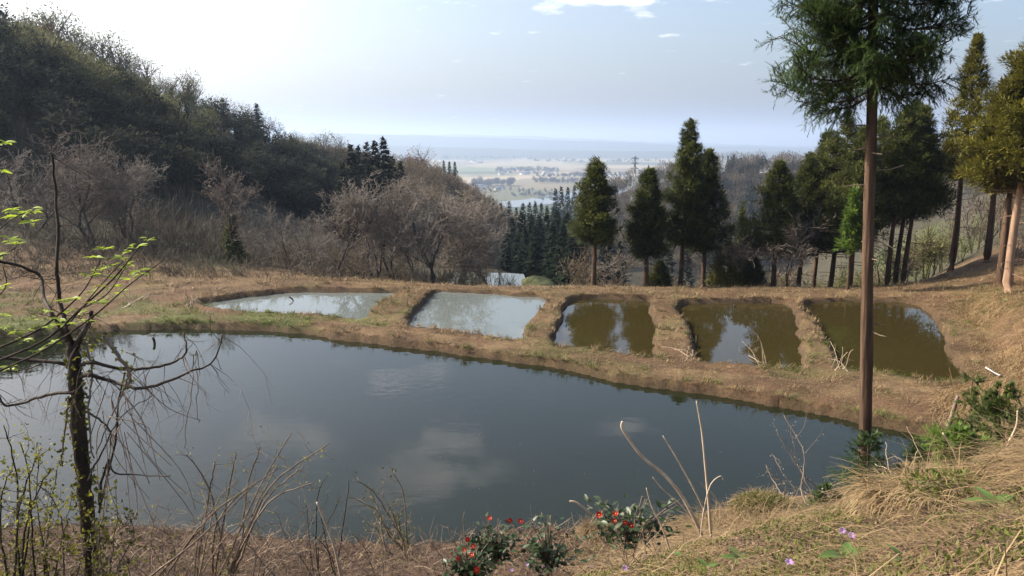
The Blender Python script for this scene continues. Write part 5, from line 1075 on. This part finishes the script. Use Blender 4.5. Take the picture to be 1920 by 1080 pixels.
def broad_plant(px, py, n, L, seed, label):
    rng = np.random.default_rng(seed); g = ground(px, py); root = empty('broad_leaf_plant', g+np.array([0, 0, .005])); lm = leaf_mesh('leaf', L, L*.42, .35, .3, 5)
    for k in range(n):
        a = k*6.28/n+rng.uniform(-.5, .5); o = link('leaf', lm, LEAF_BROAD, root); o.rotation_euler = euler_of((math.cos(a), math.sin(a), rng.uniform(.25, .7)), rng.uniform(-.3, .3)); s = rng.uniform(.7, 1.1); o.scale = (s, s, s)
    tag(root, label, 'plant')
for i, (px, py, n, L, lab) in enumerate([(1585, 1048, 4, .17, 'broad-leaved plant with large pale green leaves at the bottom edge'), (1690, 1050, 3, .12, 'small broad-leaved plant right of the large-leaved one'), (1385, 1050, 6, .12, 'many-leaved green plant at the bottom edge below the pale stems'),
        (1205, 1042, 5, .12, 'green plant below the broad camellia'), (1140, 1058, 4, .13, 'green plant left of the one below the broad camellia'), (1280, 1048, 3, .11, 'green leafed plant left of the many-leaved one'), (1865, 950, 4, .19, 'drooping large-leaved plant near the right edge'), (1325, 1068, 3, .10, 'low leaf rosette at the bottom edge under the pale stems'), (425, 1075, 3, .10, 'single green leaf plant at the bottom edge under the arching shrub')]):
    broad_plant(px, py, n, L, 210+i, lab)
def violet(px, py, seed, label):
    rng = np.random.default_rng(seed); g = ground(px, py+8); h = .07; root = empty('violet_flower', g); sb = MB(); add_tube(sb, [[0, 0, -.02], [.005, 0, h*.6], [.012, -.01, h]], .0022, 5); sb.build('stem', LEAF_BROAD, root)
    o = link('petals', dome_mesh('petals', rng, 6, .026, .013, .5), PETAL_VIOLET, root); o.location = (.012, -.01, h); o.rotation_euler = (rng.uniform(.3, 1.0), 0, rng.uniform(-.5, .5)); tag(root, label, 'flower')
for i, (px, py, lab) in enumerate([(958, 1070, 'violet flower at the bottom edge, left of a row of three'), (987, 1060, 'violet flower in the middle of the row of three'), (1018, 1062, 'pale violet flower at the right of the row of three'), (1107, 1064, 'violet flower beside the green plants'), (1168, 1074, 'violet flower low at the bottom edge under the green plant'), (1573, 1004, 'left violet flower of the pair above the large-leaved plant'), (1590, 1016, 'right violet flower of the pair above the large-leaved plant'), (1473, 1067, 'lone violet flower right of the many-leaved plant')]):
    violet(px, py, 230+i, lab)
# mossy mound, straw heaps and dry tufts
def tuft_heap(name, px, py, rx, ry, rz, n, seed, mats, label, cat, L=(.1, .35), up=.5):
    rng = np.random.default_rng(seed); g = ground(px, py); root = empty(name, g-np.array([0, 0, .02])); th = np.linspace(0, 6.283, 15)[:-1]; core = MB(); V = [(rx*.9*r*math.cos(t)*(1+.1*math.sin(3*t)), ry*.9*r*math.sin(t), rz*(1-r*r)**.5*.88-(.06 if r == 1 else 0)) for r in (1, .85, .6, .3) for t in th]+[(0, 0, rz*.88)]
    Q = [(i*14+k, i*14+(k+1) % 14, (i+1)*14+(k+1) % 14, (i+1)*14+k) for i in range(3) for k in range(14)]; T = [(42+k, 42+(k+1) % 14, 56) for k in range(14)]; core.add(V, T, Q); core.build('mound', plain_mat(name+'_soil', (.10, .07, .04), .9), root, smooth=True)
    for nm, mat, frac, LL, ww in mats:
        m = int(n*frac); a = rng.uniform(0, 6.28, m); r = np.sqrt(rng.uniform(0, 1, m)); P = np.stack([rx*r*np.cos(a), ry*r*np.sin(a), rz*np.sqrt(np.maximum(1-r*r, 0))*.9], -1); D = np.stack([np.cos(a)*r, np.sin(a)*r, np.full(m, up)], -1)+rng.normal(size=(m, 3))*.5; mb = MB()
        if nm == 'straw': ribbons(mb, P, D, rng.uniform(LL[0], LL[1], m), rng.uniform(.004, .011, m), rng, rng.uniform(.2, 1, m), 4, 1.3, False)
        else: l = rng.uniform(LL[0], LL[1], m); add_leaves(mb, P+rng.normal(size=(m, 3))*.02, D, l, l*.4, rng, rng.uniform(0, 1, m))
        mb.build(nm, mat, root)['kind'] = 'stuff'
    tag(root, label, cat)
tuft_heap('mossy_mound', 1432, 962, .50, .42, .30, 5200, 241, [('straw', STRAW, .25, (.08, .25), 0), ('moss', GRASS, .75, (.015, .05), 0)], 'mossy green mound on the bank edge left of the near trunk', 'mound')
tuft_heap('straw_heap', 1725, 932, .42, .28, .11, 1500, 242, [('straw', STRAW, .85, (.15, .5), 0), ('sprigs', GRASS, .15, (.02, .06), 0)], 'heap of bleached curling straw right of the near trunk', 'straw heap', up=.12)
tuft_heap('straw_tuft', 1115, 1005, .22, .18, .20, 700, 243, [('straw', STRAW, 1.0, (.12, .3), 0)], 'tuft of drooping straw between the camellia bushes', 'straw')
tuft_heap('straw_tuft', 985, 1035, .26, .18, .16, 700, 244, [('straw', LITTER, 1.0, (.08, .2), 0)], 'rusty dry tuft in the middle of the camellias', 'straw')
tuft_heap('green_tuft', 1800, 930, .35, .28, .12, 1200, 245, [('straw', STRAW, .3, (.1, .3), 0), ('herbs', GRASS, .7, (.02, .06), 0)], 'green herb clump right of the straw heap', 'herbs')
tuft_heap('straw_tuft', 1350, 1000, .40, .25, .10, 900, 246, [('straw', STRAW, .8, (.15, .4), 0), ('herbs', GRASS, .2, (.02, .05), 0)], 'flattened straw at the foot of the pale stems', 'straw')
# upright dry stalks along the lower bank
def dry_stalks():
    rng = np.random.default_rng(251); mb = MB(); n = 1500; px = rng.uniform(-20, 1250, n); py = rng.uniform(985, 1080, n); 
    for a, b in zip(px, py):
        g = at_depth(a, b, 1.0); d = ray(a, b)
        Y = np.linspace(5, 11, 60); P = np.array([0, 0, CAM_H])+d*(Y/d[1])[:, None]; h = height(P[:, 0], P[:, 1]); i = np.argmax(P[:, 2] < h)
        if P[i, 2] >= h[i]: continue
        p = P[i]; D = np.array([rng.normal()*.5, rng.normal()*.4, rng.uniform(.3, 1.0)]); L = rng.uniform(.10, .42); q = p+D*L*.5; r = q+(D+rng.normal(size=3)*.45)*L*.5; t = rng.uniform(0, 1)
        add_segs(mb, [p, q], [q, r], [.0045, .0035], [.0035, .002], 3, t)
    tag(mb.build('dry_stalks', leaf_mat('dry_stalk', (.12, .08, .055), (.42, .31, .20), 0, .8)), 'thin dry stalks standing along the lower bank', 'stalks', kind='stuff')
dry_stalks()

# ------------------------------------------------------------------ stakes, pipes and driftwood at the ponds
STAKE = bark_mat('weathered_stake', (.05, .038, .03), (.17, .13, .10), (10, 10, 3), .3); PIPE = plain_mat('white_plastic', (.78, .77, .74), .4, (.66, .65, .62))
def post(px, py, Y, hpx, wpx, label, lean=0.0, name='stake'):
    g = at_depth(px, py, Y); h = hpx/FPX*Y; mb = MB(); add_tube(mb, [[0, 0, -.25], [lean*h*.5, 0, h*.5], [lean*h, 0, h]], wpx/2/FPX*Y, 7); o = mb.build(name, STAKE); o.location = g; tag(o, label, name)
for a in [(764, 573, 27.3, 18, 1.8, 'thin stake on the dyke between the first and second pond'), (1012, 588, 25.5, 18, 2.0, 'thin stake on the dyke right of the second pond'), (1225, 556, 31.0, 16, 2.4, 'stake on the far dyke behind the third pond, left one of the pair', .15), (1260, 558, 31.0, 12, 2.0, 'stake on the far dyke behind the third pond, right one of the pair'), (826, 541, 32.0, 13, 1.6, 'thin stake on the far dyke behind the second pond'),
        (773, 533, 32.0, 11, 2.2, 'short stake on the far dyke left of the second pond'), (1033, 548, 31.5, 14, 2.0, 'stake on the far dyke between the second and third pond'), (1072, 573, 29.5, 8, 1.6, 'thin stake in the corner of the third pond'), (1471, 585, 28.5, 12, 2.0, 'stake at the right end of the fourth pond'), (507, 531, 32.0, 20, 1.4, 'thin pole on the earth bank behind the leftmost pond'), (638, 529, 32.0, 18, 1.2, 'thin pole beside the reddish bare tree'), (1305, 640, 22.5, 12, 1.8, 'pale short stake standing in the fourth pond')]:
    post(a[0], a[1], a[2], a[3], a[4], a[5], a[6] if len(a) > 6 else 0.0)
def wet_post(px, py, z, pts, w, label, name='driftwood'):
    g = at_level(px, py, z); Y = g[1]; mb = MB(); add_tube(mb, [[p[0]/FPX*Y, 0, p[1]/FPX*Y] for p in pts], w/2/FPX*Y, 8); o = mb.build(name, BARK_DARK); o.location = g; tag(o, label, name); return o
wet_post(290, 644, 0.0, [(0, -12), (0, 0), (-1, 8), (-3, 12)], 5, 'short black stump standing in the big pond', 'stump')
wet_post(548, 564, WL, [(-5, -8), (2, 0), (0, 4), (-6, 8)], 3, 'bent dark stick poking out of the leftmost pond')
for px, py, Y in ((1174, 567, 28.9), (1376, 575, 28.0), (916, 549, 30.6)):
    wet_post(px, py, WL, [(-1, -6), (0, 0), (1, 4)], 3.5, {1174: 'dark stub in the third pond near its far bank', 1376: 'small stub in the fourth pond near its far bank', 916: 'dark stub in the second pond near its far bank'}[px], 'stump')
for p0, p1, w, lab in (((1848, 694), (1876, 710), 4.5, 'long white plastic pipe lying on the grass at the right'), ((1683, 697), (1697, 700), 4.0, 'short white pipe at the near edge of the last pond')):
    a = ground(*p0)+np.array([0, 0, .05]); b = ground(*p1)+np.array([0, 0, .05]); mb = MB(); r = w/2/FPX*a[1]; ax = (b-a); add_tube(mb, [0*a, ax], r, 12, cap=False); add_tube(mb, [0*a, ax], r*.8, 12, cap=False); o = mb.build('pipe', PIPE, smooth=True); o.location = a; tag(o, lab, 'pipe')
def floating_bits():
    rng = np.random.default_rng(261); mb = MB(); n = 90; px = rng.uniform(420, 1650, n); py = rng.uniform(690, 985, n); P = at_level(px, py, 0.006); sd, _ = pond_sd(P[:, 0], P[:, 1]); P = P[sd < -.2]; n = len(P); D = rdirs(rng, n); D[:, 2] = .02; L = rng.uniform(.012, .045, n); add_leaves(mb, P, D, L, L*.3, rng, rng.uniform(0, .5, n), .02, side=True)
    tag(mb.build('floating_leaves', STRAW), 'scattered bits of straw and leaves floating on the big pond', 'leaves', kind='stuff')
floating_bits()

# ------------------------------------------------------------------ the plain: villages, tree lines, pylon
WALL = plain_mat('pale_house_wall', (.62, .60, .56), .8, (.5, .48, .45), .05); ROOF = plain_mat('dark_tile_roof', (.10, .11, .13), .6, (.07, .075, .09), .05); ROOF_BLUE = plain_mat('blue_grey_roof', (.22, .27, .34), .5, (.16, .2, .26), .05); STEEL = plain_mat('galvanised_steel', (.25, .26, .27), .5)
def house_meshes(w, d, h, r):
    wb = MB(); V = [(x, y, z) for z in (-1, h) for x, y in ((-w, -d), (w, -d), (w, d), (-w, d))]+[(-w, 0, h+r*.98), (w, 0, h+r*.98)]
    wb.add(V, [(4, 7, 8), (5, 9, 6)], [(0, 1, 5, 4), (1, 2, 6, 5), (2, 3, 7, 6), (3, 0, 4, 7)]); rb = MB(); e = 1.0; t = .35
    for s in (-1, 1):
        a = [(-w-e, s*(d+e), h-r*e/d), (w+e, s*(d+e), h-r*e/d), (w+e, 0, h+r), (-w-e, 0, h+r)]; rb.add(a+[(p[0], p[1], p[2]+t) for p in a], None, [(0, 1, 2, 3), (4, 5, 6, 7), (0, 1, 5, 4), (1, 2, 6, 5), (2, 3, 7, 6), (3, 0, 4, 7)])
    return wb.mesh('wall'), rb.mesh('roof')
HOUSES = [house_meshes(9, 6, 6, 3.2), house_meshes(13, 8, 7, 3), house_meshes(22, 11, 8, 3)]
for m in HOUSES: m[0].materials.append(WALL); m[1].materials.append(ROOF)
rng = np.random.default_rng(271)
VILL = [('valley village', 930, 1045, 318, 328, 26, 'in the village in the middle of the plain'), ('farm cluster', 895, 960, 346, 356, 9, 'in the farm cluster beside the near fields'), ('far town', 900, 1200, 292, 299, 34, 'in the far town under the hills'), ('left town', 760, 900, 300, 306, 9, 'in the settlement beyond the brown spur')]
for gname, x0, x1, y0, y1, n, where in VILL:
    for k in range(n):
        P = at_level(rng.uniform(x0, x1), rng.uniform(y0, y1), -90.0); m = HOUSES[rng.integers(3)]; root = empty('house', P, rng.uniform(0, 3.14)); s = rng.uniform(.4, .75)*(1.6 if y0 < 300 else 1.0); root.scale = (s, s, s); link('wall', m[0], None, root); link('roof', m[1], None, root)
        tag(root, 'tiny pale house with dark roof '+where, 'house', 'houses '+where)
def groves():
    rng = np.random.default_rng(281); Ps = []; Ss = []
    for x0, x1, y, n, h in [(885, 965, 349, 60, 16), (930, 1050, 322, 70, 14), (760, 1000, 297, 110, 18), (950, 1300, 288, 130, 18), (1000, 1260, 304, 90, 14), (870, 1040, 361, 30, 8), (1000, 1180, 332, 120, 12), (1000, 1100, 343, 60, 12), (960, 1045, 368, 40, 7)]:
        px = rng.uniform(x0, x1, n); py = y+rng.normal(size=n)*1.2; Ps.append(at_level(px, py, -90.5)); Ss.append(h*rng.uniform(.6, 1.3, n))
    P = np.concatenate(Ps); S = np.concatenate(Ss); tag(scatter('dark', P, S, 9).build('plain_groves', WOODLAND), 'hedges and groves dotted over the distant plain', 'groves', kind='stuff')
groves()
def pylon():
    P = on_ground(1183, 390.0); h = top_z(293, 390.0)-P[2]; w = h*.06; root = empty('power_pylon', P); mb = MB(); lv = np.linspace(0, 1, 8); c = [[np.array([sx*w*(1-.85*t), sy*w*(1-.85*t), h*t]) for sx, sy in ((-1, -1), (1, -1), (1, 1), (-1, 1))] for t in lv]
    for i in range(7):
        for k in range(4):
            for a, b in ((c[i][k], c[i+1][k]), (c[i][k], c[i+1][(k+1) % 4]), (c[i][(k+1) % 4], c[i+1][k]), (c[i+1][k], c[i+1][(k+1) % 4])): add_segs(mb, [a], [b], .09, .09, 4)
    mb.build('lattice_mast', STEEL, root); ab = MB()
    for t in (.72, .84, .95):
        for s in (-1, 1): add_segs(ab, [[0, 0, h*t]], [[s*w*1.5, 0, h*t]], .18, .1, 4); add_segs(ab, [[0, 0, h*(t+.04)]], [[s*w*1.5, 0, h*t]], .12, .1, 4)
    ab.build('cross_arms', STEEL, root); tag(root, 'steel lattice power pylon on the valley side left of the tallest cedar', 'pylon')
pylon()
